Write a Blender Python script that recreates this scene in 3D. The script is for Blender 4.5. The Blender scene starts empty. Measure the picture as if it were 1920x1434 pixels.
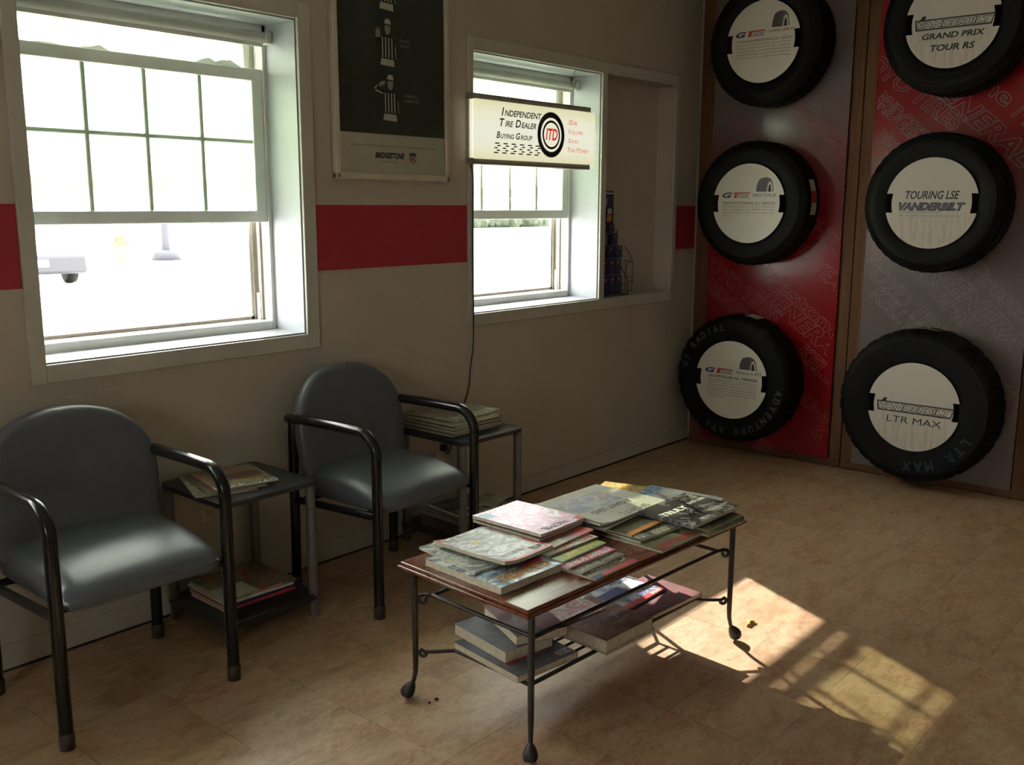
import bpy, bmesh, math, random
from mathutils import Vector, Matrix, Euler
random.seed(7)
S = bpy.context.scene
COL = S.collection
PI = math.pi
R = math.radians

# ------------------------------------------------------------------ camera, sky, sun, exposure
cam_d = bpy.data.cameras.new('camera')
cam_d.sensor_fit = 'HORIZONTAL'; cam_d.sensor_width = 36.0
cam_d.lens = 1810.0 / 1920.0 * 36.0
cam_d.clip_start = 0.05; cam_d.clip_end = 600
cam = bpy.data.objects.new('camera', cam_d); COL.objects.link(cam)
yaw, pitch, roll = R(40.75), R(10.414), R(0.213)
F_ = Vector((math.cos(yaw)*math.cos(pitch), math.sin(yaw)*math.cos(pitch), -math.sin(pitch)))
r0 = Vector((math.sin(yaw), -math.cos(yaw), 0)); u0 = r0.cross(F_)
rt = r0*math.cos(roll) + u0*math.sin(roll); up = -r0*math.sin(roll) + u0*math.cos(roll)
cam.matrix_world = Matrix(((rt.x, up.x, -F_.x, 0), (rt.y, up.y, -F_.y, 0), (rt.z, up.z, -F_.z, 1.45), (0, 0, 0, 1)))
S.camera = cam

W = bpy.data.worlds.new('sky'); S.world = W; W.use_nodes = True
bg = W.node_tree.nodes['Background']
bg.inputs[0].default_value = (1.0, 0.985, 0.95, 1); bg.inputs[1].default_value = 16.5

sun_d = bpy.data.lights.new('sun', 'SUN'); sun_d.energy = 13.5; sun_d.angle = R(0.6)
sun_d.color = (1.0, 0.93, 0.82)
sun = bpy.data.objects.new('sun', sun_d); COL.objects.link(sun)
sd = Vector((0.49, 1.0, 0.69)).normalized()
sun.rotation_euler = sd.to_track_quat('Z', 'Y').to_euler(); sun.location = (6, 12, 9)

S.view_settings.view_transform = 'Standard'; S.view_settings.look = 'None'
S.view_settings.gamma = 1.0; S.view_settings.exposure = 0.15
S.view_settings.use_curve_mapping = False

# ------------------------------------------------------------------ material helpers
class N:
    def __init__(s, name):
        s.m = bpy.data.materials.new(name); s.m.use_nodes = True
        s.t = s.m.node_tree; s.b = s.t.nodes['Principled BSDF']
    def n(s, typ, **kw):
        nd = s.t.nodes.new(typ)
        for k, v in kw.items():
            if k in nd.inputs: nd.inputs[k].default_value = v
            else: setattr(nd, k, v)
        return nd
    def l(s, a, b): s.t.links.new(a, b)
    def ramp(s, fac, stops, interp='LINEAR'):
        r = s.n('ShaderNodeValToRGB'); r.color_ramp.interpolation = interp
        e = r.color_ramp.elements
        while len(e) < len(stops): e.new(0.5)
        for el, (p, c) in zip(e, stops): el.position = p; el.color = (*c, 1)
        s.l(fac, r.inputs[0]); return r.outputs[0]
    def math(s, op, a, b=None):
        m = s.n('ShaderNodeMath'); m.operation = op
        for i, x in enumerate((a, b)):
            if x is None: continue
            if isinstance(x, (int, float)): m.inputs[i].default_value = x
            else: s.l(x, m.inputs[i])
        return m.outputs[0]
    def mix(s, fac, a, b, mode='MIX'):
        m = s.n('ShaderNodeMix'); m.data_type = 'RGBA'; m.blend_type = mode
        for i, x in ((0, fac), (6, a), (7, b)):
            if isinstance(x, (int, float)): m.inputs[i].default_value = x
            elif isinstance(x, tuple): m.inputs[i].default_value = (*x, 1)
            else: s.l(x, m.inputs[i])
        return m.outputs[2]
    def coord(s, which='Object', scale=(1, 1, 1), rot=(0, 0, 0), loc=(0, 0, 0)):
        c = s.n('ShaderNodeTexCoord'); mp = s.n('ShaderNodeMapping')
        mp.inputs['Scale'].default_value = scale; mp.inputs['Rotation'].default_value = rot; mp.inputs['Location'].default_value = loc
        s.l(c.outputs[which], mp.inputs[0]); return mp.outputs[0]
    def noise(s, vec, scale, detail=3, rough=.55, dist=0):
        n = s.n('ShaderNodeTexNoise', Scale=scale, Detail=detail, Roughness=rough, Distortion=dist)
        s.l(vec, n.inputs['Vector']); return n.outputs['Fac']
    def bump(s, h, strength=.2, dist=.01):
        b = s.n('ShaderNodeBump', Strength=strength, Distance=dist); s.l(h, b.inputs['Height']); s.l(b.outputs[0], s.b.inputs['Normal'])

def mat(name, col, rough=.5, metal=0.0, var=.12, vscale=20, bump=0.0, bscale=60, spec=.5):
    k = N(name); k.b.inputs['Roughness'].default_value = rough; k.b.inputs['Metallic'].default_value = metal
    k.b.inputs['Specular IOR Level'].default_value = spec
    v = k.coord()
    f = k.noise(v, vscale)
    lo = tuple(c*(1-var) for c in col); hi = tuple(min(1, c*(1+var)) for c in col)
    k.l(k.ramp(f, [(.3, lo), (.7, hi)]), k.b.inputs['Base Color'])
    if bump: k.bump(k.noise(v, bscale, 4), bump, .004)
    return k.m

def emis(name, col, strength, base=(.8, .8, .7)):
    k = N(name); k.b.inputs['Base Color'].default_value = (*base, 1)
    k.b.inputs['Emission Color'].default_value = (*col, 1); k.b.inputs['Emission Strength'].default_value = strength
    k.b.inputs['Roughness'].default_value = .4
    return k
M = {}
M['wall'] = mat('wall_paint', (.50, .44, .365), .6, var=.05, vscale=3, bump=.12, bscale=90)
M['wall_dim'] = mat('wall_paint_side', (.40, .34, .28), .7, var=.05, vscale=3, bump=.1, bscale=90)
M['casing'] = mat('casing_paint', (.52, .50, .44), .5, var=.04, vscale=6, bump=.05, bscale=60)
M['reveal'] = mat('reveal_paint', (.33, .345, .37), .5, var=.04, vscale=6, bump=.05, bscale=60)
M['vinylframe'] = mat('window_frame_white', (.70, .70, .66), .4, var=.05, vscale=12)
M['sashgreen'] = mat('sash_pale', (.76, .80, .75), .4, var=.05, vscale=12)
M['track'] = mat('jamb_track_brown', (.30, .25, .21), .5)
M['stripe'] = mat('red_stripe', (.40, .026, .05), .5, var=.06, vscale=30)
M['ceil'] = mat('ceiling_tile', (.55, .54, .50), .8)
M['patch'] = mat('peeled_paint', (.62, .55, .42), .8, var=.3, vscale=120)
M['iron'] = mat('dark_iron', (.045, .04, .038), .45, .3, var=.25, vscale=60, bump=.2, bscale=150)
M['tube'] = mat('black_enamel', (.012, .0115, .012), .2, 0, var=.1, spec=.35)
M['cap'] = mat('brown_foot_cap', (.06, .04, .035), .5)
M['vinyl'] = mat('blue_grey_vinyl', (.088, .096, .116), .35, var=.06, vscale=14, bump=.12, bscale=260, spec=.7)
M['laminate'] = mat('black_laminate', (.03, .031, .036), .33, var=.15, vscale=30)
M['greytube'] = mat('grey_tube', (.17, .155, .15), .45, .2)
M['rubber'] = mat('tire_rubber', (.0065, .0062, .0062), .62, var=.2, vscale=40, bump=.15, bscale=120, spec=.15)
M['paper'] = mat('page_edges', (.60, .52, .40), .8, var=.15, vscale=70)
M['white'] = mat('white_print', (.75, .74, .70), .5, var=.03)
M['black'] = mat('black_print', (.02, .019, .02), .5, var=.05)
M['ink'] = mat('grey_ink', (.13, .115, .12), .6, var=.05)
M['red'] = mat('red_print', (.50, .035, .04), .45, var=.05)
M['blue'] = mat('navy_print', (.02, .03, .16), .45, var=.05)
M['purple'] = mat('purple_print', (.14, .115, .20), .45, var=.05)
M['skyblue'] = mat('sky_blue_print', (.15, .36, .50), .4, var=.1)
M['yellow'] = mat('yellow_print', (.62, .45, .05), .45, var=.08)
M['orange'] = mat('orange_print', (.70, .28, .05), .45, var=.1)
M['green'] = mat('green_print', (.20, .34, .05), .45, var=.25, vscale=80)
M['pink'] = mat('pink_print', (.68, .10, .22), .45, var=.25, vscale=80)
M['olive'] = mat('olive_print', (.16, .16, .09), .5, var=.2)
M['cream'] = mat('cream_paper', (.62, .58, .48), .7, var=.05)
M['posterdark'] = mat('poster_dark_green', (.050, .056, .040), .4, var=.1)
M['posterwhite'] = mat('poster_cream', (.70, .64, .53), .45, var=.04)
M['framewhite'] = mat('frame_cream', (.60, .54, .43), .45, var=.06)
M['skin'] = mat('printed_skin', (.46, .39, .28), .5, var=.05)
M['alu'] = mat('grey_metal', (.22, .19, .17), .5, .0)
M['signred'] = emis('sign_red_letter', (.95, .05, .03), .55, (.4, .03, .02)).m
M['signorange'] = emis('sign_orange_letter', (.95, .16, .04), .55, (.4, .08, .02)).m
M['chain'] = mat('steel_chain', (.25, .26, .27), .35, .8)
M['outlet'] = mat('outlet_beige', (.50, .42, .32), .5)
M['boxblue'] = mat('blue_carton', (.03, .038, .13), .45, var=.3, vscale=40)
M['letterline'] = mat('pale_letter_outline', (.34, .085, .085), .5, var=.1)
M['letterline2'] = mat('grey_letter_outline', (.30, .22, .22), .5, var=.1)
M['whiteletter'] = mat('tire_outline_letter', (.10, .105, .105), .6, var=.1)
M['blueletter'] = mat('tire_blue_letter', (.03, .065, .10), .6, var=.1)
M['asphalt'] = mat('pale_concrete', (.62, .61, .59), .9, var=.12, vscale=.6)
M['grass'] = mat('lawn', (.16, .22, .07), .9, var=.3, vscale=2)
M['carpaint'] = mat('dark_car_paint', (.014, .013, .02), .45)
M['carsilver'] = mat('silver_car_paint', (.55, .55, .56), .3)
M['glassdark'] = mat('car_glass', (.03, .035, .04), .1)
M['leafgreen'] = mat('foliage', (.030, .040, .022), .8, var=.5, vscale=2, bump=.6, bscale=5)
M['bark'] = mat('bark', (.09, .07, .05), .9, var=.3)
M['polepaint'] = mat('pole_paint', (.022, .022, .032), .5)
M['hydrant'] = mat('hydrant_yellow', (.10, .075, .035), .5)
M['leaf'] = mat('dry_leaf', (.55, .36, .10), .7, var=.4, vscale=120)
M['crumb'] = mat('brown_crumb', (.07, .035, .025), .9, var=.4, vscale=200)
M['brick'] = mat('outside_wall', (.50, .48, .45), .9)
M['shade'] = mat('rolled_shade_cloth', (.52, .53, .49), .7, var=.05)
M['stick'] = mat('sticker_white', (.55, .52, .50), .4)

def floor_mat():
    k = N('vinyl_floor_tiles')
    c = k.n('ShaderNodeTexCoord'); sp = k.n('ShaderNodeSeparateXYZ'); k.l(c.outputs['Object'], sp.inputs[0])
    T = .3055
    tx = k.math('DIVIDE', k.math('SUBTRACT', sp.outputs[0], 1.3535), T)
    ty = k.math('DIVIDE', k.math('SUBTRACT', sp.outputs[1], 1.0425), T)
    fx, fy = k.math('FLOOR', tx), k.math('FLOOR', ty)
    cb = k.n('ShaderNodeCombineXYZ'); k.l(fx, cb.inputs[0]); k.l(fy, cb.inputs[1])
    wn = k.n('ShaderNodeTexWhiteNoise'); wn.noise_dimensions = '2D'; k.l(cb.outputs[0], wn.inputs['Vector'])
    off = k.n('ShaderNodeVectorMath'); off.operation = 'MULTIPLY_ADD'
    k.l(wn.outputs['Color'], off.inputs[0]); off.inputs[1].default_value = (.6, .6, 0); k.l(c.outputs['Object'], off.inputs[2])
    mp = k.n('ShaderNodeMapping'); mp.inputs['Rotation'].default_value = (0, 0, R(-48)); mp.inputs['Scale'].default_value = (1, 2.0, 1)
    k.l(off.outputs[0], mp.inputs[0])
    n1 = k.noise(mp.outputs[0], 4.5, 7, .66, .6)
    n2 = k.noise(mp.outputs[0], 9.0, 8, .74, 1.2)
    n3 = k.noise(mp.outputs[0], 3.2, 4)
    base = k.ramp(n1, [(.25, (.31, .180, .100)), (.42, (.45, .278, .162)), (.56, (.56, .366, .230)), (.72, (.40, .275, .155))])
    vein = k.ramp(n2, [(.425, (1, 1, 1)), (.455, (.42, .34, .27)), (.475, (1, 1, 1))])
    vein = k.mix(k.ramp(n3, [(.46, (0, 0, 0)), (.56, (1, 1, 1))]), (1.0, 1.0, 1.0), vein)
    n5 = k.noise(mp.outputs[0], 26.0, 5, .65, .5)
    vein = k.mix(.8, vein, k.ramp(n5, [(.32, (.72, .65, .58)), (.55, (1.0, 1.0, 1.0))]), 'MULTIPLY')
    col = k.mix(.8, base, vein, 'MULTIPLY')
    red = k.ramp(n3, [(.35, (.90, .96, .92)), (.5, (1, 1, 1)), (.68, (.97, .82, .74))])
    col = k.mix(.8, col, red, 'MULTIPLY')
    tint = k.ramp(wn.outputs['Value'], [(0, (.92, .90, .88)), (1, (1.0, 1.0, 1.0))])
    col = k.mix(1.0, col, tint, 'MULTIPLY')
    def seam(t):
        fr = k.math('FRACT', t)
        return k.math('MINIMUM', fr, k.math('SUBTRACT', 1.0, fr))
    d = k.math('MINIMUM', seam(tx), seam(ty))
    ln = k.math('LESS_THAN', d, .0042)
    n4 = k.noise(c.outputs['Object'], 4.0, 2)
    ln = k.math('MULTIPLY', ln, k.ramp(n4, [(.42, (.1, .1, .1)), (.6, (.85, .85, .85))]))
    col = k.mix(ln, col, (.10, .07, .045))
    k.l(col, k.b.inputs['Base Color'])
    k.l(k.ramp(n1, [(.3, (.40, .40, .40)), (.7, (.52, .52, .52))]), k.b.inputs['Roughness'])
    k.b.inputs['Specular IOR Level'].default_value = 1.0
    k.bump(k.math('SUBTRACT', k.math('MULTIPLY', n2, .4), ln), .10, .002)
    return k.m
M['floor'] = floor_mat()

def wood_mat(name, a, b, rough=.4, sc=(30, 2, 30), worn=None):
    k = N(name); v = k.coord('Object', sc)
    n = k.noise(v, 2.0, 5, .6, .6)
    col = k.ramp(n, [(.3, a), (.7, b)])
    if worn:
        w = k.noise(k.coord(), 7, 4, .6)
        col = k.mix(k.ramp(w, [(.52, (0, 0, 0)), (.66, (.75, .75, .75))]), col, worn)
    k.l(col, k.b.inputs['Base Color']); k.b.inputs['Roughness'].default_value = rough
    k.bump(n, .1, .002)
    return k.m
M['rackwood'] = wood_mat('rack_pine', (.085, .034, .012), (.155, .066, .026), .8, (25, 25, 1.5))
M['mahogany'] = wood_mat('mahogany_top', (.085, .022, .012), (.19, .055, .028), .26, (2, 26, 26), (.22, .13, .095))

def glass_mat(name, tint, gl=.6):
    k = N(name); k.t.nodes.remove(k.b)
    tr = k.n('ShaderNodeBsdfTransparent'); tr.inputs[0].default_value = (*tint, 1)
    go = k.n('ShaderNodeBsdfGlossy'); go.inputs['Roughness'].default_value = 0.02
    lw = k.n('ShaderNodeLayerWeight', Blend=.12)
    ms = k.n('ShaderNodeMixShader')
    k.l(k.math('MULTIPLY', lw.outputs['Fresnel'], gl), ms.inputs[0]); k.l(tr.outputs[0], ms.inputs[1]); k.l(go.outputs[0], ms.inputs[2])
    k.l(ms.outputs[0], k.t.nodes['Material Output'].inputs['Surface'])
    return k.m
def dusty(name, tint, dust):
    k = N(name); k.t.nodes.remove(k.b)
    tr = k.n('ShaderNodeBsdfTransparent'); tr.inputs[0].default_value = (*tint, 1)
    tl = k.n('ShaderNodeBsdfTranslucent'); tl.inputs[0].default_value = (.78, .93, .88, 1)
    nz = k.noise(k.coord(), 5, 4, .6)
    ms = k.n('ShaderNodeMixShader')
    k.l(k.math('ADD', k.math('MULTIPLY', nz, dust*.5), dust*.75), ms.inputs[0]); k.l(tr.outputs[0], ms.inputs[1]); k.l(tl.outputs[0], ms.inputs[2])
    k.l(ms.outputs[0], k.t.nodes['Material Output'].inputs['Surface'])
    return k.m
M['glass'] = glass_mat('clear_pane', (.96, .98, .97))
M['glassg'] = dusty('dusty_tinted_pane', (.86, .88, .80), .16)

def panel_mat(name, stops, seed):
    k = N(name)
    g = k.n('ShaderNodeTexCoord'); sp = k.n('ShaderNodeSeparateXYZ'); k.l(g.outputs['Object'], sp.inputs[0])
    nz = k.noise(k.coord('Object', (1, 1, 1), (0, 0, 0), (seed, seed, 0)), 2.2, 4)
    h = k.math('ADD', sp.outputs[2], k.math('MULTIPLY', k.math('SUBTRACT', nz, .5), .55))
    h = k.math('ADD', h, k.math('MULTIPLY', sp.outputs[1], .12))
    h = k.math('DIVIDE', h, 2.8)
    col = k.ramp(h, stops)
    sp2 = k.noise(k.coord(), 90, 3)
    col = k.mix(.35, col, k.ramp(sp2, [(.3, (.75, .75, .75)), (.7, (1.1, 1.1, 1.1))]), 'MULTIPLY')
    k.l(col, k.b.inputs['Base Color']); k.b.inputs['Roughness'].default_value = .16
    return k.m
RD, GR, PK = (.24, .009, .012), (.175, .138, .135), (.20, .068, .07)
M['panelA'] = panel_mat('printed_panel_grey_over_red', [(.0, RD), (.50, RD), (.60, (.19, .048, .05)), (.70, GR), (1.0, GR)], 3)
M['panelB'] = panel_mat('printed_panel_red_over_grey', [(.0, GR), (.42, GR), (.54, PK), (.64, RD), (1.0, RD)], 8)

def disc_mat():
    k = N('cardboard_insert')
    v = k.coord('Object', (1, 1, 1), (R(38), 0, 0))
    mp = k.coord('Object', (1, 14, 2.2), (R(38), 0, 0))
    t = k.noise(mp, 4, 4, .6)
    sp = k.n('ShaderNodeSeparateXYZ'); k.l(k.coord(), sp.inputs[0])
    low = k.ramp(k.math('ADD', k.math('MULTIPLY', sp.outputs[2], 2.2), .45), [(.1, (1, 1, 1)), (.6, (0, 0, 0))])
    col = k.mix(k.math('MULTIPLY', low, k.ramp(t, [(.5, (0, 0, 0)), (.56, (.55, .55, .55))])), (.56, .505, .45), (.42, .34, .27))
    k.l(col, k.b.inputs['Base Color']); k.b.inputs['Roughness'].default_value = .7
    return k.m
M['discworn'] = disc_mat()
M['disc'] = mat('cardboard_white', (.69, .64, .56), .7, var=.04, vscale=8)

def sign_mat():
    k = emis('lit_sign_face', (1, .98, .78), .70, (.35, .34, .26))
    g = k.coord('Object')
    sp = k.n('ShaderNodeSeparateXYZ'); k.l(g, sp.inputs[0])
    dz = k.math('ABSOLUTE', sp.outputs[2])
    tube = k.ramp(k.math('MULTIPLY', dz, 7.0), [(0.0, (1, 1, .84)), (.55, (1, .98, .74)), (1.0, (.84, .81, .46))])
    k.l(tube, k.b.inputs['Emission Color'])
    return k.m
M['signface'] = sign_mat()

ART = {}
ROUGH = {'slate': .6, 'beige': .6, 'maroon': .55, 'pale': .42, 'sky': .36, 'pinkwhite': .36, 'whitecars': .45}
def art(name, cols, scale=9, seed=0, rough=.28, interp='LINEAR', dist=1.0):
    k = N('cover_' + name); v = k.coord('Object', (1, 1.3, 1), (0, 0, .4), (seed*1.7, seed, seed*.3))
    n = k.noise(v, scale, 5, .65, dist)
    st = [(.28 + .44*i/(len(cols)-1), c) for i, c in enumerate(cols)]
    k.l(k.ramp(n, st, interp), k.b.inputs['Base Color']); k.b.inputs['Roughness'].default_value = ROUGH.get(name, rough)
    M['art_' + name] = k.m
art('pale', [(.50, .50, .43), (.14, .15, .12), (.62, .64, .58), (.12, .11, .16), (.58, .60, .53)], 14, 1)
art('sky', [(.30, .52, .72), (.75, .82, .86), (.07, .06, .10), (.38, .56, .72), (.80, .84, .86)], 9, 2)
art('pinkwhite', [(.80, .76, .80), (.84, .82, .86), (.66, .18, .42), (.86, .85, .88), (.30, .46, .66)], 10, 3)
art('darkred', [(.05, .03, .03), (.10, .06, .05), (.30, .03, .04), (.07, .06, .05)], 12, 4)
art('redwhite', [(.50, .06, .08), (.62, .50, .44), (.66, .58, .50), (.42, .08, .08)], 14, 5)
art('olive', [(.15, .15, .08), (.25, .24, .15), (.10, .10, .06), (.34, .31, .22)], 14, 6)
art('car', [(.03, .028, .03), (.09, .08, .085), (.03, .03, .035), (.28, .26, .27), (.04, .038, .04)], 11, 7, .2)
art('car2', [(.06, .055, .06), (.16, .13, .12), (.03, .03, .035), (.40, .38, .38), (.10, .08, .07)], 9, 8, .2)
art('colorful', [(.60, .60, .58), (.45, .10, .06), (.55, .45, .10), (.08, .10, .08), (.60, .58, .55)], 30, 9)
art('greenish', [(.26, .27, .14), (.33, .33, .19), (.10, .10, .07), (.30, .30, .17)], 8, 10)
art('maroon', [(.04, .028, .028), (.10, .03, .035), (.18, .03, .04), (.05, .04, .04), (.22, .20, .20)], 6, 11)
art('beige', [(.26, .19, .14), (.34, .26, .19), (.20, .10, .08), (.30, .24, .19)], 9, 12)
art('whitecars', [(.58, .55, .52), (.60, .57, .54), (.45, .12, .12), (.60, .58, .55), (.16, .18, .24)], 16, 13)
art('bluecar', [(.50, .55, .62), (.60, .62, .64), (.06, .10, .30), (.42, .40, .32), (.62, .64, .66)], 11, 14)
art('slate', [(.10, .10, .12), (.16, .16, .18), (.07, .07, .09)], 8, 15)
art('news', [(.50, .48, .42), (.56, .54, .47), (.52, .50, .44)], 5, 16, .75)
art('photo', [(.52, .27, .08), (.62, .38, .16), (.22, .26, .40), (.55, .52, .47), (.12, .12, .18)], 9, 17, .6)
art('dkmix', [(.04, .035, .035), (.12, .08, .06), (.20, .17, .13), (.05, .04, .05)], 16, 18)
art('khaki', [(.36, .33, .22), (.22, .20, .14), (.42, .39, .28), (.16, .17, .12)], 12, 19, .6)
art('spread', [(.10, .07, .05), (.35, .05, .05), (.30, .26, .16), (.08, .09, .05), (.40, .32, .10)], 13, 20)

# ------------------------------------------------------------------ mesh builder
class G:
    def __init__(s): s.v = []; s.f = []; s.m = []; s.sm = []
    def add(s, verts, faces, mi=0, smooth=False, T=None):
        o = len(s.v)
        for p in verts:
            p = Vector(p)
            s.v.append(T @ p if T else p)
        for f in faces:
            s.f.append([i+o for i in f]); s.m.append(mi); s.sm.append(smooth)
        return s
    def box(s, x0, x1, y0, y1, z0, z1, mi=0, T=None):
        v = [(x, y, z) for x in (x0, x1) for y in (y0, y1) for z in (z0, z1)]
        f = [(0, 1, 3, 2), (4, 6, 7, 5), (0, 4, 5, 1), (2, 3, 7, 6), (0, 2, 6, 4), (1, 5, 7, 3)]
        return s.add(v, f, mi, False, T)
    def rbox(s, x0, x1, y0, y1, z0, z1, r=.004, seg=2, mi=0, T=None, smooth=True):
        bm = bmesh.new(); bmesh.ops.create_cube(bm, size=1)
        for v in bm.verts:
            v.co = Vector(((x0+x1)/2+v.co.x*(x1-x0), (y0+y1)/2+v.co.y*(y1-y0), (z0+z1)/2+v.co.z*(z1-z0)))
        bmesh.ops.bevel(bm, geom=list(bm.edges), offset=r, segments=seg, profile=.5, affect='EDGES')
        bm.verts.ensure_lookup_table(); bm.faces.index_update()
        bm.normal_update(); V = [v.co.copy() for v in bm.verts]
        fl = [f for f in bm.faces if max(abs(c) for c in f.normal) > .9999]; o = len(s.f)
        s.add(V, [[v.index for v in f.verts] for f in bm.faces], mi, smooth, T)
        for f in fl: s.sm[o+f.index] = False
        bm.free(); return s
    def tube(s, pts, r, seg=12, mi=0, cap=True, T=None, closed=False):
        pts = [Vector(p) for p in pts]; n = len(pts)
        rr = r if isinstance(r, (list, tuple)) else [r]*n
        vs = []; fs = []; prev = None
        for i, p in enumerate(pts):
            if closed: t = (pts[(i+1) % n]-pts[i-1]).normalized()
            else: t = (pts[min(i+1, n-1)]-pts[max(i-1, 0)]).normalized()
            if prev is None:
                a = Vector((0, 0, 1)) if abs(t.z) < .9 else Vector((1, 0, 0))
                nx = t.cross(a).normalized()
            else: nx = (prev - t*prev.dot(t)).normalized()
            prev = nx; ny = t.cross(nx)
            for k in range(seg):
                a = 2*PI*k/seg; vs.append(p + (nx*math.cos(a)+ny*math.sin(a))*rr[i])
        rings = n if closed else n-1
        for i in range(rings):
            for k in range(seg):
                a, b = i*seg+k, i*seg+(k+1) % seg; j = (i+1) % n
                fs.append((a, b, j*seg+(k+1) % seg, j*seg+k))
        s.add(vs, fs, mi, True, T)
        if cap and not closed:
            s.add(vs[:seg], [list(range(seg))[::-1]], mi, False, T); s.add(vs[-seg:], [list(range(seg))], mi, False, T)
        return s
    def lathe(s, prof, seg=32, mi=0, T=None, smooth=True, close=False):
        vs = []; fs = []; n = len(prof)
        for k in range(seg):
            a = 2*PI*k/seg
            for r, h in prof: vs.append((r*math.cos(a), r*math.sin(a), h))
        for k in range(seg):
            k2 = (k+1) % seg
            for i in range(n-1 if not close else n):
                j = (i+1) % n
                fs.append((k*n+i, k2*n+i, k2*n+j, k*n+j))
        return s.add(vs, fs, mi, smooth, T)
    def prism(s, poly, d0, d1, fn, mi=0, side=None):
        n = len(poly)
        v = [fn(a, b, d0) for a, b in poly] + [fn(a, b, d1) for a, b in poly]
        s.add(v, [list(range(n))[::-1], list(range(n, 2*n))], mi)
        s.add(v, [(i, (i+1) % n, n+(i+1) % n, n+i) for i in range(n)], mi if side is None else side); return s
    def poly(s, poly, fn, mi=0): return s.add([fn(a, b) for a, b in poly], [list(range(len(poly)))], mi)
    def text(s, txt, u0, v0, u1, v1, fn, mi=0, bold=0.0, shear=0.0, keep=None, align='L', outline=0):
        vs, fs = tgeo(txt, bold, shear)
        if not vs: return s
        xs = [a for a, b in vs]; ys = [b for a, b in vs]
        ax, bx, ay, by = min(xs), max(xs), min(ys), max(ys)
        sy = (v1-v0)/(by-ay) if by > ay else 1; sx = (u1-u0)/(bx-ax)
        if keep: sx = min(sx, sy*keep)
        w = (bx-ax)*sx
        o = u0 if align == 'L' else (u0+u1-w)/2
        P = [(o+(a-ax)*sx, v0+(b-ay)*sy) for a, b in vs]
        if not outline: return s.add([fn(a, b) for a, b in P], fs, mi)
        cnt = {}
        key = [(round(a, 5), round(b, 5)) for a, b in P]
        for f in fs:
            for i in range(len(f)):
                e = (key[f[i]], key[f[(i+1) % len(f)]])
                if e[0] == e[1]: continue
                k = tuple(sorted(e)); cnt.setdefault(k, []).append(e)
        for k, L in cnt.items():
            if len(L) != 1: continue
            (a, b), (c, d) = L[0]; dx, dy = c-a, d-b; l = math.hypot(dx, dy)
            nx, ny = -dy/l*outline/2, dx/l*outline/2; ex, ey = dx/l*outline*.3, dy/l*outline*.3
            s.add([fn(a-ex+nx, b-ey+ny), fn(c+ex+nx, d+ey+ny), fn(c+ex-nx, d+ey-ny), fn(a-ex-nx, b-ey-ny)], [(0, 1, 2, 3)], mi)
        return s
    def build(s, name, mats, parent=None, loc=None, rot=None, mods=None):
        me = bpy.data.meshes.new(name); me.from_pydata([tuple(p) for p in s.v], [], s.f)
        for m in (mats if isinstance(mats, (list, tuple)) else [mats]): me.materials.append(M[m] if isinstance(m, str) else m)
        me.polygons.foreach_set('material_index', s.m); me.polygons.foreach_set('use_smooth', s.sm); me.update()
        o = bpy.data.objects.new(name, me); COL.objects.link(o)
        if parent: o.parent = parent
        if loc: o.location = loc
        if rot: o.rotation_euler = rot
        return o

TC = {}
def tgeo(txt, bold, shear):
    if any(c in 'MWmwVv' for c in txt): bold = min(bold, .0) if txt != 'VANDERBILT' else bold
    k = (txt, bold, shear)
    if k in TC: return TC[k]
    cu = bpy.data.curves.new('t', 'FONT'); cu.body = txt; cu.size = 1; cu.offset = bold; cu.shear = shear
    cu.resolution_u = 3; cu.dimensions = '2D'; cu.fill_mode = 'BOTH'
    o = bpy.data.objects.new('t', cu)
    me = o.to_mesh()
    vs = [(v.co.x, v.co.y) for v in me.vertices]; fs = [list(p.vertices) for p in me.polygons]
    o.to_mesh_clear(); bpy.data.objects.remove(o); bpy.data.curves.remove(cu)
    TC[k] = (vs, fs); return TC[k]

def empty(name, loc, rz=0):
    o = bpy.data.objects.new(name, None); COL.objects.link(o); o.empty_display_size = .05
    o.location = loc; o.rotation_euler = (0, 0, rz); return o
def tag(o, label, cat, group=None):
    o['label'] = label; o['category'] = cat
    if group: o['group'] = group
    return o
def struct(o): o['kind'] = 'structure'; return o
def arc(c, r, a0, a1, n, fn):
    return [fn(c[0]+r*math.cos(a0+(a1-a0)*i/n), c[1]+r*math.sin(a0+(a1-a0)*i/n)) for i in range(n+1)]

# ------------------------------------------------------------------ room shell
X0, X1, Y0, Y1, ZC = -2.3, 5.24, -2.7, 3.05, 2.75
def wall_cells(g, axis_fn, a0, a1, z0, z1, holes):
    xs = sorted({a0, a1, *[h[0] for h in holes], *[h[1] for h in holes]}); zs = sorted({z0, z1, *[h[2] for h in holes], *[h[3] for h in holes]})
    for i in range(len(xs)-1):
        for j in range(len(zs)-1):
            cx, cz = (xs[i]+xs[i+1])/2, (zs[j]+zs[j+1])/2
            if any(h[0] < cx < h[1] and h[2] < cz < h[3] for h in holes): continue
            axis_fn(g, xs[i], xs[i+1], zs[j], zs[j+1])
ZS, ZT = .953, 2.122
WIN = [(1.301, 2.307), (3.256, 4.238), (-.40, .90)]
NX0, NX1 = 4.285, 4.962
wh = [(a, b, ZS, ZT) for a, b in WIN]; nh = (NX0, NX1, ZS, ZT)
g = G()
wall_cells(g, lambda g, a, b, c, d: g.box(a, b, 3.05, 3.16, c, d), X0, X1+.08, 0, ZC, wh+[nh])
wall_cells(g, lambda g, a, b, c, d: g.box(a, b, 3.16, 3.36, c, d), X0, X1+.08, -.15, ZC, wh)
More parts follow.
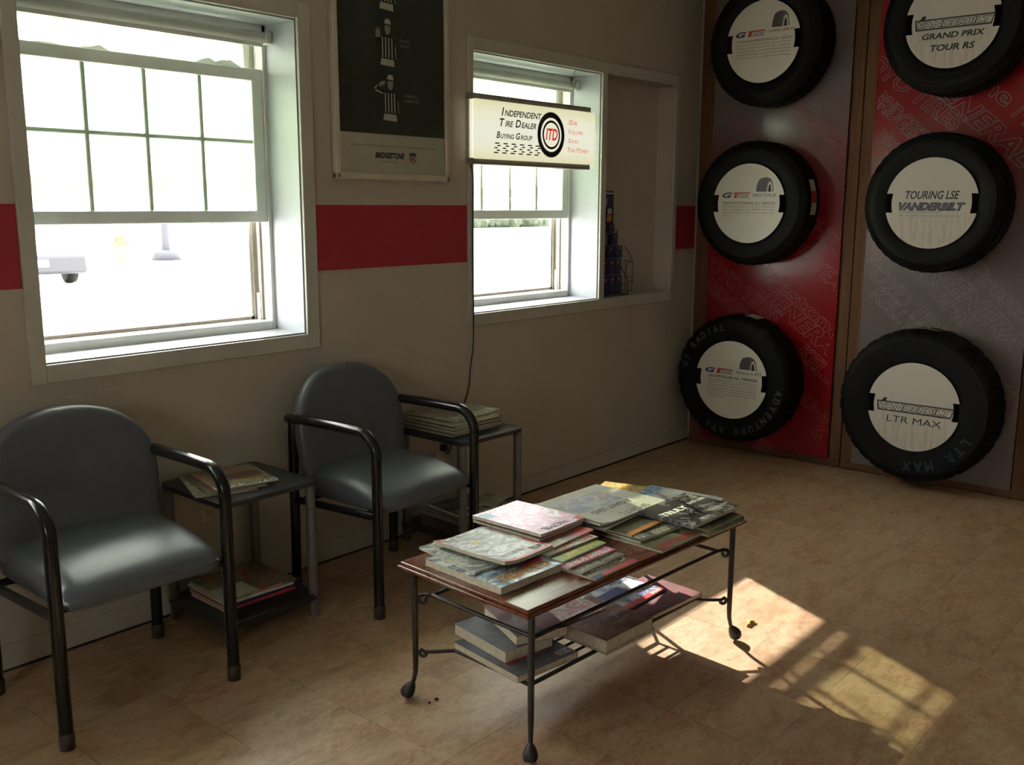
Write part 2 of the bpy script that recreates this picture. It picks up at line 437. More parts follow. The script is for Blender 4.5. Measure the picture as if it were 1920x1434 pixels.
# scraps of peeled paint above the chairs
for (x, z, w, h, sd_) in [(2.40, .822, .10, .010, 1), (2.52, .826, .05, .005, 2), (2.62, .826, .08, .005, 3), (2.76, .829, .05, .004, 4), (1.36, .84, .025, .006, 5), (1.47, .846, .07, .004, 6)]:
    rr = random.Random(sd_); n = 10
    top = [(x+w*i/n, z+h*(.4+.6*rr.random())) for i in range(n+1)]; bot = [(x+w*i/n, z-h*.5*rr.random()) for i in range(n, -1, -1)]
    g.poly(top+bot, lambda a, b: (a, 3.0495, b), 1)
struct(g.build('wall_back', ['wall', 'patch']))
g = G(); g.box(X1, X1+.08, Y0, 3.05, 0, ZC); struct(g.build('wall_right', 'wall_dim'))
g = G(); wall_cells(g, lambda g, a, b, c, d: g.box(X0-.1, X0, a, b, c, d), Y0, 3.05, 0, ZC, [(.1, .8, 1.1, 1.95)]); struct(g.build('wall_left', 'wall'))  # opening cut for the added fill-light window
g = G(); wall_cells(g, lambda g, a, b, c, d: g.box(a, b, Y0-.1, Y0, c, d), X0-.1, X1+.08, 0, ZC, []); struct(g.build('wall_front', 'wall'))
g = G(); g.box(X0-.1, X1+.08, Y0-.1, 3.36, -.1, 0); struct(g.build('floor', 'floor'))
g = G(); g.box(X0-.1, X1+.08, Y0-.1, 3.36, ZC, ZC+.1); struct(g.build('ceiling', 'ceil'))
g = G(); g.box(X0, X1, 3.046, 3.05, 0, .085); g.box(X0, X1, 3.042, 3.05, 0, .007, 1); struct(g.build('baseboard_back', ['wall', 'black']))
# unseen window added in the left wall to let in fill light
def fill_window_frame(name, fn, a0, a1, z0, z1, nm):
    g = G()
    for i in range(nm+1):
        c = a0+(a1-a0)*i/nm; fn(g, max(a0, c-.025), min(a1, c+.025), z0, z1)
    fn(g, a0, a1, z0, z0+.05); fn(g, a0, a1, z1-.05, z1)
    o = struct(g.build(name, 'vinylframe')); return o
fill_win = fill_window_frame('window_4', lambda g, a, b, c, d: g.box(X0-.07, X0-.03, a, b, c, d), .1, .8, 1.1, 1.95, 2)
g = G(); g.box(X0-.052, X0-.048, .1, .8, 1.1, 1.95); g.build('pane', 'glass', fill_win)
# casings (flat trim round each opening)
def casing(n, a, b, c, d, oL, oR, oB, oT):
    g = G(); y0, y1 = 3.036, 3.05
    g.rbox(a-oL, a, y0, y1, c-oB, d+oT, .003, 2); g.rbox(b, b+oR, y0, y1, c-oB, d+oT, .003, 2)
    g.rbox(a, b, y0, y1, c-oB, c, .003, 2); g.rbox(a, b, y0, y1, d, d+oT, .003, 2)
    if n == 2: g.rbox(WIN[1][1], NX0, y0, y1, c, d, .003, 2)
    struct(g.build('trim_%d' % n, 'casing'))
casing(1, 1.301, 2.307, ZS, ZT, .047, .058, .058, .06)
casing(2, 3.256, NX1, ZS, ZT, .034, .04, .058, .06)
casing(3, -.40, .90, ZS, ZT, .05, .05, .058, .06)
# red band painted round the room
for i, (a, b) in enumerate([(X0, -.452), (.952, 1.2535), (2.3655, 3.2215), (5.003, X1)]):
    g = G(); g.box(a, b, 3.0485, 3.05, 1.194, 1.448); struct(g.build('trim_%d' % (i+4), 'stripe'))

def window(n, a, b):
    root = empty('window_%d' % n, ((a+b)/2, 3.235, ZS)); struct(root)
    L = Matrix.Translation(-root.location)
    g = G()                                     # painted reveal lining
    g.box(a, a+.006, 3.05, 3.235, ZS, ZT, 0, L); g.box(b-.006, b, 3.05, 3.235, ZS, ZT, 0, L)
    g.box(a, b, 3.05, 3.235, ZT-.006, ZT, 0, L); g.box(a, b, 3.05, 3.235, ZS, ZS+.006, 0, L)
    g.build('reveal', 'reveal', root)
    g = G()
    g.rbox(a, a+.022, 3.232, 3.345, ZS, ZT, .003, 1, 0, L); g.rbox(b-.022, b, 3.232, 3.345, ZS, ZT, .003, 1, 0, L)
    g.rbox(a, b, 3.232, 3.345, 2.085, ZT, .003, 1, 0, L)
    g.rbox(a, b, 3.236, 3.345, ZS, .992, .006, 2, 0, L)
    for x, s in ((a+.022, 1), (b-.022, -1)):
        for y, w in ((3.285, .010), (3.32, .020)):
            xa, xb = sorted((x, x+s*w)); g.box(xa, xb, y, y+.008, .992, 2.085, 1, L)
        xa, xb = sorted((x, x+s*.03)); g.box(xa, xb, 3.33, 3.345, .992, 2.085, 0, L)
        xa, xb = sorted((x, x+s*.012)); g.box(xa, xb, 3.295, 3.318, .992, 1.10, 0, L)
    g.box(a, b, 3.33, 3.345, .992, 1.005, 1, L); g.box(a, b, 3.33, 3.345, 2.06, 2.085, 0, L)
    g.build('frame', ['vinylframe', 'track'], root)
    def sash(name, y0, y1, z0, z1, rb, rt_, st, munt, gl):
        xa, xb = a+.022, b-.022
        g = G()
        g.rbox(xa, xa+st, y0, y1, z0, z1, .004, 2, 0, L); g.rbox(xb-st, xb, y0, y1, z0, z1, .004, 2, 0, L)
        g.rbox(xa+st-.002, xb-st+.002, y0, y1, z0, z0+rb, .004, 2, 0, L); g.rbox(xa+st-.002, xb-st+.002, y0, y1, z1-rt_, z1, .004, 2, 0, L)
        rr = random.Random(n*7+int(z0*100))
        for q in range(9):                      # lumps of old caulk and leaves lying on the rail
            x = xa+.05+(xb-xa-.1)*rr.random(); w = .02+.045*rr.random(); h = .006+.018*rr.random()
            if name == 'lower_sash': zb = z1
            else: zb = z0+rb
            g.add([(x-w, (y0+y1)/2-.008, zb), (x+w, (y0+y1)/2-.008, zb), (x+w*.3, (y0+y1)/2, zb+h), (x-w*.2, (y0+y1)/2, zb+h*.8), (x-w, (y0+y1)/2+.008, zb), (x+w, (y0+y1)/2+.008, zb)], [(0, 1, 2, 3), (4, 3, 2, 5), (0, 3, 4), (1, 5, 2)], 0, False, L)
        s = g.build(name, 'sashgreen' if name == 'lower_sash' else 'vinylframe', root)
        gx0, gx1, gz0, gz1 = xa+st, xb-st, z0+rb, z1-rt_; ym = (y0+y1)/2
        if munt:
            g = G()
            for i in (1, 2, 3):
                x = gx0+(gx1-gx0)*i/4; g.rbox(x-.009, x+.009, ym-.008, ym+.008, gz0, gz1, .003, 1, 0, L)
            zz = gz0+(gz1-gz0)*.535; g.rbox(gx0, gx1, ym-.0075, ym+.0075, zz-.008, zz+.008, .003, 1, 0, L)
            g.build('muntin_grid', 'sashgreen', s)
        pt = .0095 if munt else .0015
        g = G(); g.box(gx0-.003, gx1+.003, ym-pt, ym+pt, gz0-.003, gz1+.003, 0, L); g.build('pane', gl, s)
    sash('lower_sash', 3.238, 3.270, 1.380, 1.955, .045, .045, .048, True, 'glassg')
    sash('upper_sash', 3.296, 3.322, 1.488, 2.075, .046, .03, .040, False, 'glassg')
    g = G(); g.box(a+.03, b-.03, 3.336, 3.339, 1.0, 2.08, 0, L); g.build('storm_pane', 'glass', root)
    return root
for i, (a, b) in enumerate(WIN): window(i+1, a, b)

def roller(a, b, label):
    r = tag(empty('roller_shade', ((a+b)/2, 3.205, 2.066)), label, 'roller shade', 'rolled shades')
    h = (b-a)/2
    g = G(); g.tube([(-h+.03, 0, 0), (h-.035, 0, 0)], .021, 20); g.build('rolled_cloth', 'shade', r)
    g = G(); g.box(-h+.03, h-.04, -.006, .0, -.034, -.012); g.build('hem_bar', 'vinylframe', r)
    for s in (-1, 1):
        g = G(); x = s*(h-.022)
        g.rbox(x-.012, x+.014, -.02, .02, -.022, .022, .003, 1); g.build('bracket', 'vinylframe', r)
roller(1.301, 2.307, 'rolled-up white shade at the top of the larger window beside the poster')
roller(3.256, 4.238, 'rolled-up white shade behind the lit hanging sign at the window top')

# ------------------------------------------------------------------ outside
g = G(); g.box(-120, 160, 3.36, 45, -.15, -.10); struct(g.build('ground_lot', 'asphalt'))
g = G(); g.box(-120, 160, 45, 200, -.15, -.10); g.box(-160, X0-.1, -80, 3.36, -.15, -.10, 1); g.box(X0-.1, 60, -80, Y0-.1, -.15, -.10, 1); struct(g.build('ground_lawn', ['grass', 'asphalt']))
g = G(); g.box(X0-.6, X1+.6, 3.36, 4.085, 2.30, 2.42); struct(g.build('roof_eave', 'brick'))

def tree(x, y, h, r, label, seed):
    t = tag(empty('tree', (x, y, -.1)), label, 'tree', 'trees beyond the lot')
    g = G(); g.tube([(0, 0, 0), (.1, 0, h*.35), (0, .1, h*.7)], [r*.08, r*.06, r*.03], 8); g.build('trunk', 'bark', t)
    rr = random.Random(seed); g = G()
    for i in range(9):
        bm = bmesh.new(); bmesh.ops.create_icosphere(bm, subdivisions=3, radius=r*(.4+.25*rr.random()))
        c = Vector(((rr.random()-.5)*r*1.5, (rr.random()-.5)*r, h*(.45+.5*rr.random())))
        for v in bm.verts: v.co = v.co*(1+.25*(rr.random()-.5)) + c
        g.add([v.co.copy() for v in bm.verts], [[q.index for q in f.verts] for f in bm.faces], 0, False); bm.free()
    g.build('crown', 'leafgreen', t)
tree(9.0, 70, 2.9, 2.2, 'leftmost hazy tree beyond the parking lot in the larger window', 1)
tree(38, 72, 2.6, 2.0, 'hazy tree past the lamp post, seen under the raised sash of the larger window', 3)
tree(44, 70, 2.7, 2.0, 'hazy tree at the right edge of the larger window', 4)
def hedge(x0, x1, y, h, label, seed):
    rr = random.Random(seed); g = G(); n = int((x1-x0)/1.1)
    for i in range(n):
        bm = bmesh.new(); bmesh.ops.create_icosphere(bm, subdivisions=3, radius=h*.6*(.8+.4*rr.random()))
        c = Vector((x0+(x1-x0)*i/n, y+(rr.random()-.5), -.1+h*.42))
        for v in bm.verts: v.co = v.co*(1+.25*(rr.random()-.5)) + c
        g.add([v.co.copy() for v in bm.verts], [[q.index for q in f.verts] for f in bm.faces], 0, False); bm.free()
    tag(g.build('hedge', 'leafgreen'), label, 'hedge')
hedge(38, 66, 46, 1.9, 'long green hedge across the lot seen under the lit sign', 5)

# car: rear quarter shows at the left edge of the larger window
def car():
    t = tag(empty('car', (8.22, 20.6, -.1), R(-8)), 'silver car with a dark bumper parked outside, lower left of the larger window', 'car')
    g = G()
    secs = [(-2.15, .50, .80, .72), (-2.05, .34, .95, .84), (-1.2, .28, 1.0, .88), (0, .28, 1.0, .88), (1.2, .28, .98, .88), (1.95, .34, .80, .82), (2.12, .46, .66, .70)]
    vs = []; n = 12
    for y, zb, zt, hw in secs:
        for k in range(n):
            a = 2*PI*k/n; cx = math.copysign(abs(math.cos(a))**.45, math.cos(a)); cz = math.copysign(abs(math.sin(a))**.45, math.sin(a))
            vs.append((hw*cx, y, (zb+zt)/2+(zt-zb)/2*cz))
    fs = [(i*n+k, i*n+(k+1) % n, (i+1)*n+(k+1) % n, (i+1)*n+k) for i in range(len(secs)-1) for k in range(n)]
    g.add(vs, fs, 0, True); g.add(vs[:n], [list(range(n))], 0); g.add(vs[-n:], [list(range(n))[::-1]], 0)
    g.build('body', 'carsilver', t)
    g = G()
    v = [(sx*w, y, z) for z, w, ya, yb in ((.95, .80, -1.6, .9), (1.42, .62, -1.0, .35)) for sx, y in ((-1, ya), (1, ya), (1, yb), (-1, yb))]
    g.add(v, [(0, 1, 5, 4), (1, 2, 6, 5), (2, 3, 7, 6), (3, 0, 4, 7), (4, 5, 6, 7)]); g.build('cabin', 'glassdark', t)
    g = G(); g.rbox(-.86, .86, -2.25, -1.98, .24, .60, .06, 2); g.build('bumper', 'carpaint', t)
    g = G(); g.box(-.16, .16, -2.262, -2.252, .38, .52); g.build('license_plate', 'stick', t)
    for sx in (-1, 1):
        for y in (-1.35, 1.35):
            g = G(); T = Matrix.Translation((sx*.78, y, .31)) @ Matrix.Rotation(PI/2, 4, 'Y')
            g.lathe([(.0, -.1), (.20, -.1), (.30, -.09), (.31, 0), (.30, .09), (.20, .1), (.0, .1)], 20, 0, T); g.build('wheel', 'rubber', t)
car()
t = tag(empty('lamp_post', (14.35, 25.2, -.1)), 'parking lot lamp post on a round concrete base seen through the larger window', 'lamp post')
g = G(); g.lathe([(0, 0), (.42, 0), (.42, .22), (.38, .28), (0, .28)], 20); g.build('base', 'polepaint', t)
g = G(); g.tube([(0, 0, .28), (0, 0, 6)], [.13, .09], 12); g.build('pole', 'polepaint', t)
g = G(); g.rbox(-.3, .9, -.2, .2, 5.95, 6.15, .03, 1); g.build('lamp_head', 'polepaint', t)
g = G(); g.lathe([(0, 0), (.20, 0), (.20, .06), (.13, .08), (.13, .62), (.17, .64), (.15, .76), (.06, .86), (0, .9)], 18)
g.lathe([(0, -.24), (.07, -.24), (.07, .24), (0, .24)], 10, 0, Matrix.Translation((0, 0, .5)) @ Matrix.Rotation(PI/2, 4, 'Y'))
tag(g.build('fire_hydrant', 'hydrant', None, (13.1, 25.4, -.1)), 'pale yellow hydrant in the lot left of the lamp post', 'hydrant')
#PART2
# ------------------------------------------------------------------ tire display racks on the right wall
def rack(ya, yb, pa, pb, pm, words, label, lm):
    """ya > yb: far and near edge of the wooden frame; pa > pb: the printed sheet."""
    yc = (ya+yb)/2
    t = tag(empty('display_rack', (X1, yc, 0)), label, 'display rack', 'wooden tire display racks')
    L = Matrix.Translation((-X1, -yc, 0))
    for a, b in ((pa, ya), (yb, pb)):
        g = G(); g.rbox(5.196, X1, a, b, .0, 2.70, .004, 2, 0, L); g.build('stile', 'rackwood', t)
    g = G(); g.rbox(5.192, X1, yb, ya, .005, .052, .004, 2, 0, L); g.build('bottom_rail', 'rackwood', t)
    g = G(); g.rbox(5.196, X1, yb, ya, 2.70, 2.74, .004, 2, 0, L); g.build('top_rail', 'rackwood', t)
    g = G(); g.box(5.182, 5.190, pb, pa, .046, 2.70, 0, L); g.box(5.19, X1, pb+.02, pa-.02, .06, 2.69, 0, L)
    # outlined lettering printed at a slant across the sheet, clipped at its edges
    gt = G()
    for (txt, y, z, ang, ln, h, sh, bold) in words:
        ca, sa = math.cos(R(ang)), math.sin(R(ang))
        o = G(); o.text(txt, 0, 0, ln, h, lambda u, v: (0, y-(u*ca-v*sa), z+u*sa+v*ca), 0, bold, sh, None, 'L', .0034)
        for f in o.f:
            P = [o.v[i] for i in f]
            if all(pb+.004 < p.y < pa-.004 for p in P): gt.add([(5.1812, p.y, p.z) for p in P], [(0, 1, 2, 3)], 1)
    g.add([L @ p for p in gt.v], gt.f, 1)
    s = g.build('printed_sheet', [pm, lm], t)
    return t
WA = [('GENERAL', 2.585, .945, -36, .62, .10, .3, .03), ('Firestone', 2.62, 1.10, -37, .66, .085, 0, .02), ('GOOD YEAR', 2.56, 1.33, -38, .62, .085, .25, .02),
      ('TOYO TIRES', 2.98, 1.115, -34, .62, .09, .25, .02), ('BRIDGESTONE', 2.96, .985, -38, .58, .085, .2, .02), ('KELLY', 2.33, .62, -38, .34, .09, .2, .02),
      ('MICHELIN', 2.44, 1.43, -38, .5, .085, .2, .02), ('GENERAL', 2.22, .175, -38, .60, .10, .3, .03), ('Dunlop', 2.80, 1.20, -36, .36, .08, .2, .02),
      ('Uniroyal', 2.30, .33, -38, .4, .085, .2, .02), ('TOYO TIRES', 2.9, .28, -36, .62, .09, .25, .02), ('Firestone', 2.50, 2.02, -38, .62, .085, 0, .02), ('GENERAL', 2.9, 1.98, -38, .62, .1, .3, .03)]
WB = [('TOYO TIRES', 2.09, 2.205, -37, .66, .09, .25, .02), ('BRIDGESTONE', 1.995, 1.985, -42.5, .52, .085, .2, .02), ('BFGoodrich', 1.99, 1.80, -42, .5, .085, .2, .02),
      ('GENERAL', 1.745, 2.06, -41, .66, .10, .3, .03), ('MICHELIN', 1.315, 1.88, -41, .55, .09, .2, .02), ('Firestone', 1.80, 2.31, -41, .60, .085, 0, .02),
      ('TOYO TIRES', 1.99, 1.12, -41, .62, .09, .25, .02), ('General', 1.80, 1.17, -43, .5, .085, .2, .02), ('KELLY', 1.93, .98, -41, .3, .08, .2, .02), ('GENERAL', 1.62, 1.10, -41, .62, .10, .3, .03),
      ('Uniroyal', 1.42, .68, -41, .4, .085, .2, .02), ('Firestone', 1.45, 1.12, -41, .5, .085, 0, .02)]
rack(3.012, 2.042, 2.917, 2.108, 'panelA', WA, 'wooden rack nearest the corner with a sheet printed grey above and red below', 'letterline')
rack(2.038, 1.068, 1.972, 1.157, 'panelB', WB, 'wooden rack at the right edge with a sheet printed red above and grey below', 'letterline2')

# ------------------------------------------------------------------ tires
def arc_text(g, txt, rad, h, a0, step, x, mi, bold=.0):
    """letters along a circle, tops outward, clockwise as seen from the room (u to the right, v up)"""
    for i, ch in enumerate(txt):
        if ch == ' ': continue
        a = R(a0 - step*i); w = h*.8
        er = (math.cos(a), math.sin(a)); et = (math.sin(a), -math.cos(a))
        g.text(ch, -w/2, 0, w/2, h, lambda u, v: (x, -(et[0]*u+er[0]*(rad+v)), et[1]*u+er[1]*(rad+v)), mi, bold, 0, .9, 'C', h*.09)

def notched(r, ri, vt, vb):
    P = []
    a1, a2 = math.asin(vt/r), math.asin(vb/r)
    n = 40
    P += [(r*math.cos(a1+(PI-2*a1)*i/n), r*math.sin(a1+(PI-2*a1)*i/n)) for i in range(n+1)]
    P += [(-math.sqrt(ri*ri-vt*vt), vt)]
    P += [(-math.sqrt(ri*ri-v*v), v) for v in (vt/2, 0, vb/2)]
    P += [(-math.sqrt(ri*ri-vb*vb), vb)]
    P += [(-r*math.cos(a2-(PI+2*a2)*0), r*math.sin(a2))]
    P += [(r*math.cos(PI-a2+(PI+2*a2)*i/n), r*math.sin(PI-a2+(PI+2*a2)*i/n)) for i in range(1, n+1)]
    P += [(math.sqrt(ri*ri-vb*vb), vb)] + [(math.sqrt(ri*ri-v*v), v) for v in (vb/2, 0, vt/2)] + [(math.sqrt(ri*ri-vt*vt), vt)]
    return P

def tread_pic(g, f, u0, u1, v0, v1):
    """little upright tire printed on the insert"""
    def q(a, b): return (u0+(u1-u0)*a, v0+(v1-v0)*b)
    arch = [(0, 0), (.03, .45), (.12, .78), (.28, .95), (.45, 1), (.62, 1), (.80, .9), (.92, .65), (1, 0)]
    g.poly([q(a, b) for a, b in arch], f(1), 5)
    for k in range(5):
        a = .07+.1*k; g.poly([q(a, .03), q(a+.02, .5), q(a+.12, .9), q(a+.15, .9), q(a+.05, .5), q(a+.03, .03)], f(2), 2)
    g.poly([q(a, b) for a, b in [(.62, 0), (.66, .5), (.76, .74), (.86, .6), (.92, .3), (.94, 0)]], f(2), 0)
    g.poly([q(a, b) for a, b in [(.68, 0), (.71, .4), (.77, .56), (.83, .42), (.87, 0)]], f(3), 2)

def gt_logo(g, f, u0, u1, v0, v1):
    w, h = u1-u0, v1-v0
    g.text('G', u0, v0, u0+w*.36, v1, f(1), 4, .05, .25)
    g.poly([(u0+w*.42, v1), (u1, v1), (u1-.004, v1-h*.22), (u0+w*.41, v1-h*.22)], f(1), 3)
    g.poly([(u0+w*.44, v1-h*.2), (u0+w*.56, v1-h*.2), (u0+w*.52, v0), (u0+w*.40, v0)], f(1), 3)
    g.text('RADIAL', u0+w*.58, v0+h*.36, u1-.006, v0+h*.66, f(1), 4, .02, .2)
    g.poly([(u0+w*.56, v0+h*.2), (u1-.008, v0+h*.2), (u1-.01, v0+h*.08), (u0+w*.555, v0+h*.08)], f(1), 4)

def boxed(g, f, u0, u1, v0, v1):
    """outlined slanted box with light block letters and a V that breaks out of the top"""
    sl = .012; e = .006
    out = [(u0-e, v1+e), (u0+.018, v1+e), (u0+.03, v1+.022), (u0+.046, v1+.022), (u0+.040, v1+e), (u1+sl+e, v1+e), (u1+sl-.004, v1-.012), (u1+e-.006, v0-e), (u0-e+.006, v0-e)]
    g.poly(out, f(1), 2)
    inn = [(u0+.001, v1-.001), (u1+sl-.004, v1-.001), (u1-.004, v0+.001), (u0+.010, v0+.001)]
    g.poly(inn, f(2), 0)
    g.text('VANDERBILT', u0+.006, v0+.003, u1+.002, v1-.004, f(3), 2, .075, .22)
    g.text('VANDERBILT', u0+.009, v0+.006, u1-.001, v1-.007, f(4), 0, .025, .22)

def lines(g, f, L, u0, u1, v, dv, h, keep=None):
    for i, t in enumerate(L):
        g.text(t, u0, v-dv*i-h, u1, v-dv*i, f(1), 5, 0, 0, .86 if len(t) < 28 else None)

def tire(c, Rr, rd, draw, label, worn, lug=.0025, nseg=120, width=.19, letters=None, sticker=None):
    t = tag(empty('tire', (4.99, c[0], c[1])), label, 'tire', 'tires on the display racks')
    Wd = width; sh = .030 if lug > .004 else .022
    prof = [(.12, .07), (.18, .05), (.195, .03), (.214, .012), (.226, .002), (.243, .0), (.26, -.004), ((Rr+.23)/2, -.010), (Rr-.052, -.008), (Rr-.045, -.0095), (Rr-.040, -.0065), (Rr-.022, .006), (Rr-.007, sh*.8), (Rr, sh+.014)]
    for gx in (.30, .50, .70):
        x = Wd*gx; prof += [(Rr, x-.006), (Rr-.008, x-.005), (Rr-.008, x+.005), (Rr, x+.006)]
    prof += [(Rr, Wd-sh-.014), (Rr-.007, Wd-sh*.8), (Rr-.022, Wd-.006), ((Rr+.23)/2, Wd-.001), (.226, Wd-.002), (.195, Wd-.03), (.12, Wd-.05)]
    g = G(); n = len(prof); vs = []; fs = []
    for k in range(nseg):
        a = 2*PI*k/nseg; low = (k % 3 == 0) if lug < .004 else (k % 4 in (0,))
        for r, x in prof:
            rr = r
            if low and r > Rr-.03: rr -= lug*(1.0 if r > Rr-.012 else .6)
            vs.append((x, -rr*math.cos(a), rr*math.sin(a)))
    for k in range(nseg):
        k2 = (k+1) % nseg
        for i in range(n): fs.append((k*n+i, k2*n+i, k2*n+(i+1) % n, k*n+(i+1) % n))
    g.add(vs, fs, 0, False)
    for i, f in enumerate(fs):
        j = i % n
        if j < 10 or j > n-6: g.sm[i] = True
    if letters:
        for (txt, rad, h, a0, st, mi) in letters: arc_text(g, txt, rad, h, a0, st, -.0125, mi)
    g.build('rubber_casing', ['rubber', 'whiteletter', 'blueletter'], t)
    g = G(); xf = -.007
    def f(k): return lambda u, v: (xf-.0006*k, -u, v)
    g.prism(notched(rd, rd-.030, .047, -.047), xf, xf+.003, lambda u, v, d: (d, -u, v), 0)
    draw(g, f)
    g.build('cardboard_insert', ['discworn' if worn else 'disc', 'white', 'black', 'red', 'blue', 'ink', 'purple'], t)
    if sticker:
        a0, a1, x0, x1, ms = sticker; g = G(); nb = 6*len(ms); rs = Rr+.0015
        for i in range(nb):
            aa, ab = R(a0+(a1-a0)*i/nb), R(a0+(a1-a0)*(i+1)/nb)
            g.add([(x0, -rs*math.cos(aa), rs*math.sin(aa)), (x1, -rs*math.cos(aa), rs*math.sin(aa)), (x1, -rs*math.cos(ab), rs*math.sin(ab)), (x0, -rs*math.cos(ab), rs*math.sin(ab))], [(0, 1, 2, 3)], i*len(ms)//nb)
        s = g.build('tread_label', ms, t); s['label'] = 'paper label stuck on the tread'
    return t

def d1(g, f):
    gt_logo(g, f, -.160, .016, .030, .060); g.text('CHAMPIRO', .026, .042, .110, .055, f(1), 2, .01, .25); g.text('UHP', .114, .042, .150, .056, f(1), 3, .03, .25); g.text('XT', .154, .042, .18, .055, f(1), 2, .01, .2)
    tread_pic(g, f, .05, .15, .066, .146)
    g.text('ULTRA HIGH PERFORMANCE ALL SEASON', -.152, .002, .168, .015, f(1), 2, .02)
    lines(g, f, ['Radial tire is a premium ultra high performance', 'all-season performance tire for sport sedans and', 'coupes that offer unmatched handling and grip', 'designed and engineered to deliver superior', 'dry and wet traction and mileage'], -.153, .163, -.006, .0165, .0105)
def d2(g, f):
    gt_logo(g, f, -.160, .012, .030, .061); g.text('MAXTOUR', .024, .036, .163, .054, f(1), 4, .03, .3)
    tread_pic(g, f, .045, .15, .064, .141)
    g.text('PREMIUM TOURING ALL SEASON', -.152, -.006, .161, .010, f(1), 2, .02)
    lines(g, f, ['The Maxtour premium touring tire offers the', 'highest mileage warranty - 80,000 mile limited', 'treadwear warranty - ideal for a safe, quiet, long', 'lasting ride.'], -.158, .156, -.012, .0165, .011)
def d3(g, f):
    gt_logo(g, f, -.166, .016, .032, .062); g.text('Adventuro AT3', .028, .042, .190, .060, f(1), 2, .01, .3)
    tread_pic(g, f, .052, .162, .070, .145)
    g.text('ON/OFF ROAD ALL TERRAIN', -.147, .006, .166, .022, f(1), 2, .02)
    lines(g, f, ['The Adventuro AT3 is an all terrain tire', 'designed for light truck and SUV drivers', 'wanting aggressive looks with civilized', 'on-road manners. The Adventuro AT3', 'provides excellent handling and wet grip,', 'with a comfortable ride on-road, and', 'superb off road capability.'], -.147, .163, -.001, .0163, .0115)
def d4(g, f):
    boxed(g, f, -.166, .176, -.028, .010); g.text('GRAND PRIX', -.133, -.078, .152, -.050, f(1), 2, .03, .2); g.text('TOUR RS', -.090, -.134, .111, -.104, f(1), 2, .03, .2)
def d5(g, f):
    g.text('TOURING LSE', -.123, .020, .132, .060, f(1), 2, .02, .25)
    g.text('VANDERBILT', -.153, -.036, .163, .004, f(1), 2, .07, .3); g.text('VANDERBILT', -.148, -.032, .158, 0, f(2), 6, .02, .3)
    lines(g, f, ['Touring Highway Premium Performance'], -.146, .05, -.040, .01, .008); lines(g, f, ['The most recommended tires for your vehicle and satisfaction'], -.146, .146, -.057, .01, .009)
def d6(g, f):
    boxed(g, f, -.176, .188, -.028, .012); g.text('LTR MAX', -.126, -.088, .146, -.054, f(1), 2, .022, .05)

tire((2.528, 2.318), .335, .213, d1, 'top tire in the left column, its white insert cut off by the picture top', False, sticker=(248, 264, .10, .16, ['pink', 'stick']))
tire((2.569, 1.463), .342, .217, d2, 'middle tire in the left column with a red and white label on its tread', False, sticker=(-10, 22, .05, .115, ['stick', 'red', 'stick']))
tire((2.627, .460), .373, .226, d3, 'bottom tire in the left column, knobby with white outlined sidewall letters', False, .007, 112,
     letters=[('GT RADIAL', .290, .036, 168, 8.2, 1), ('ADVENTURO AT3', .285, .036, -8, 9.0, 1)], sticker=(72, 84, .05, .15, ['cream', 'stick']))
tire((1.559, 2.315), .340, .216, d4, 'top tire in the right column, its worn insert cut off by the picture top', True)
tire((1.590, 1.466), .342, .220, d5, 'middle tire in the right column, worn insert with purple slanted lettering', True)
tire((1.598, .443), .398, .228, d6, 'largest tire, bottom of the right column, almost touching the floor, blue sidewall letters', True, .006, 128,
     letters=[('RADIAL', .300, .036, 118, 8.5, 0), ('LTR MAX', .285, .045, -28, 10.5, 2)], sticker=(78, 102, .045, .085, ['green', 'stick']))

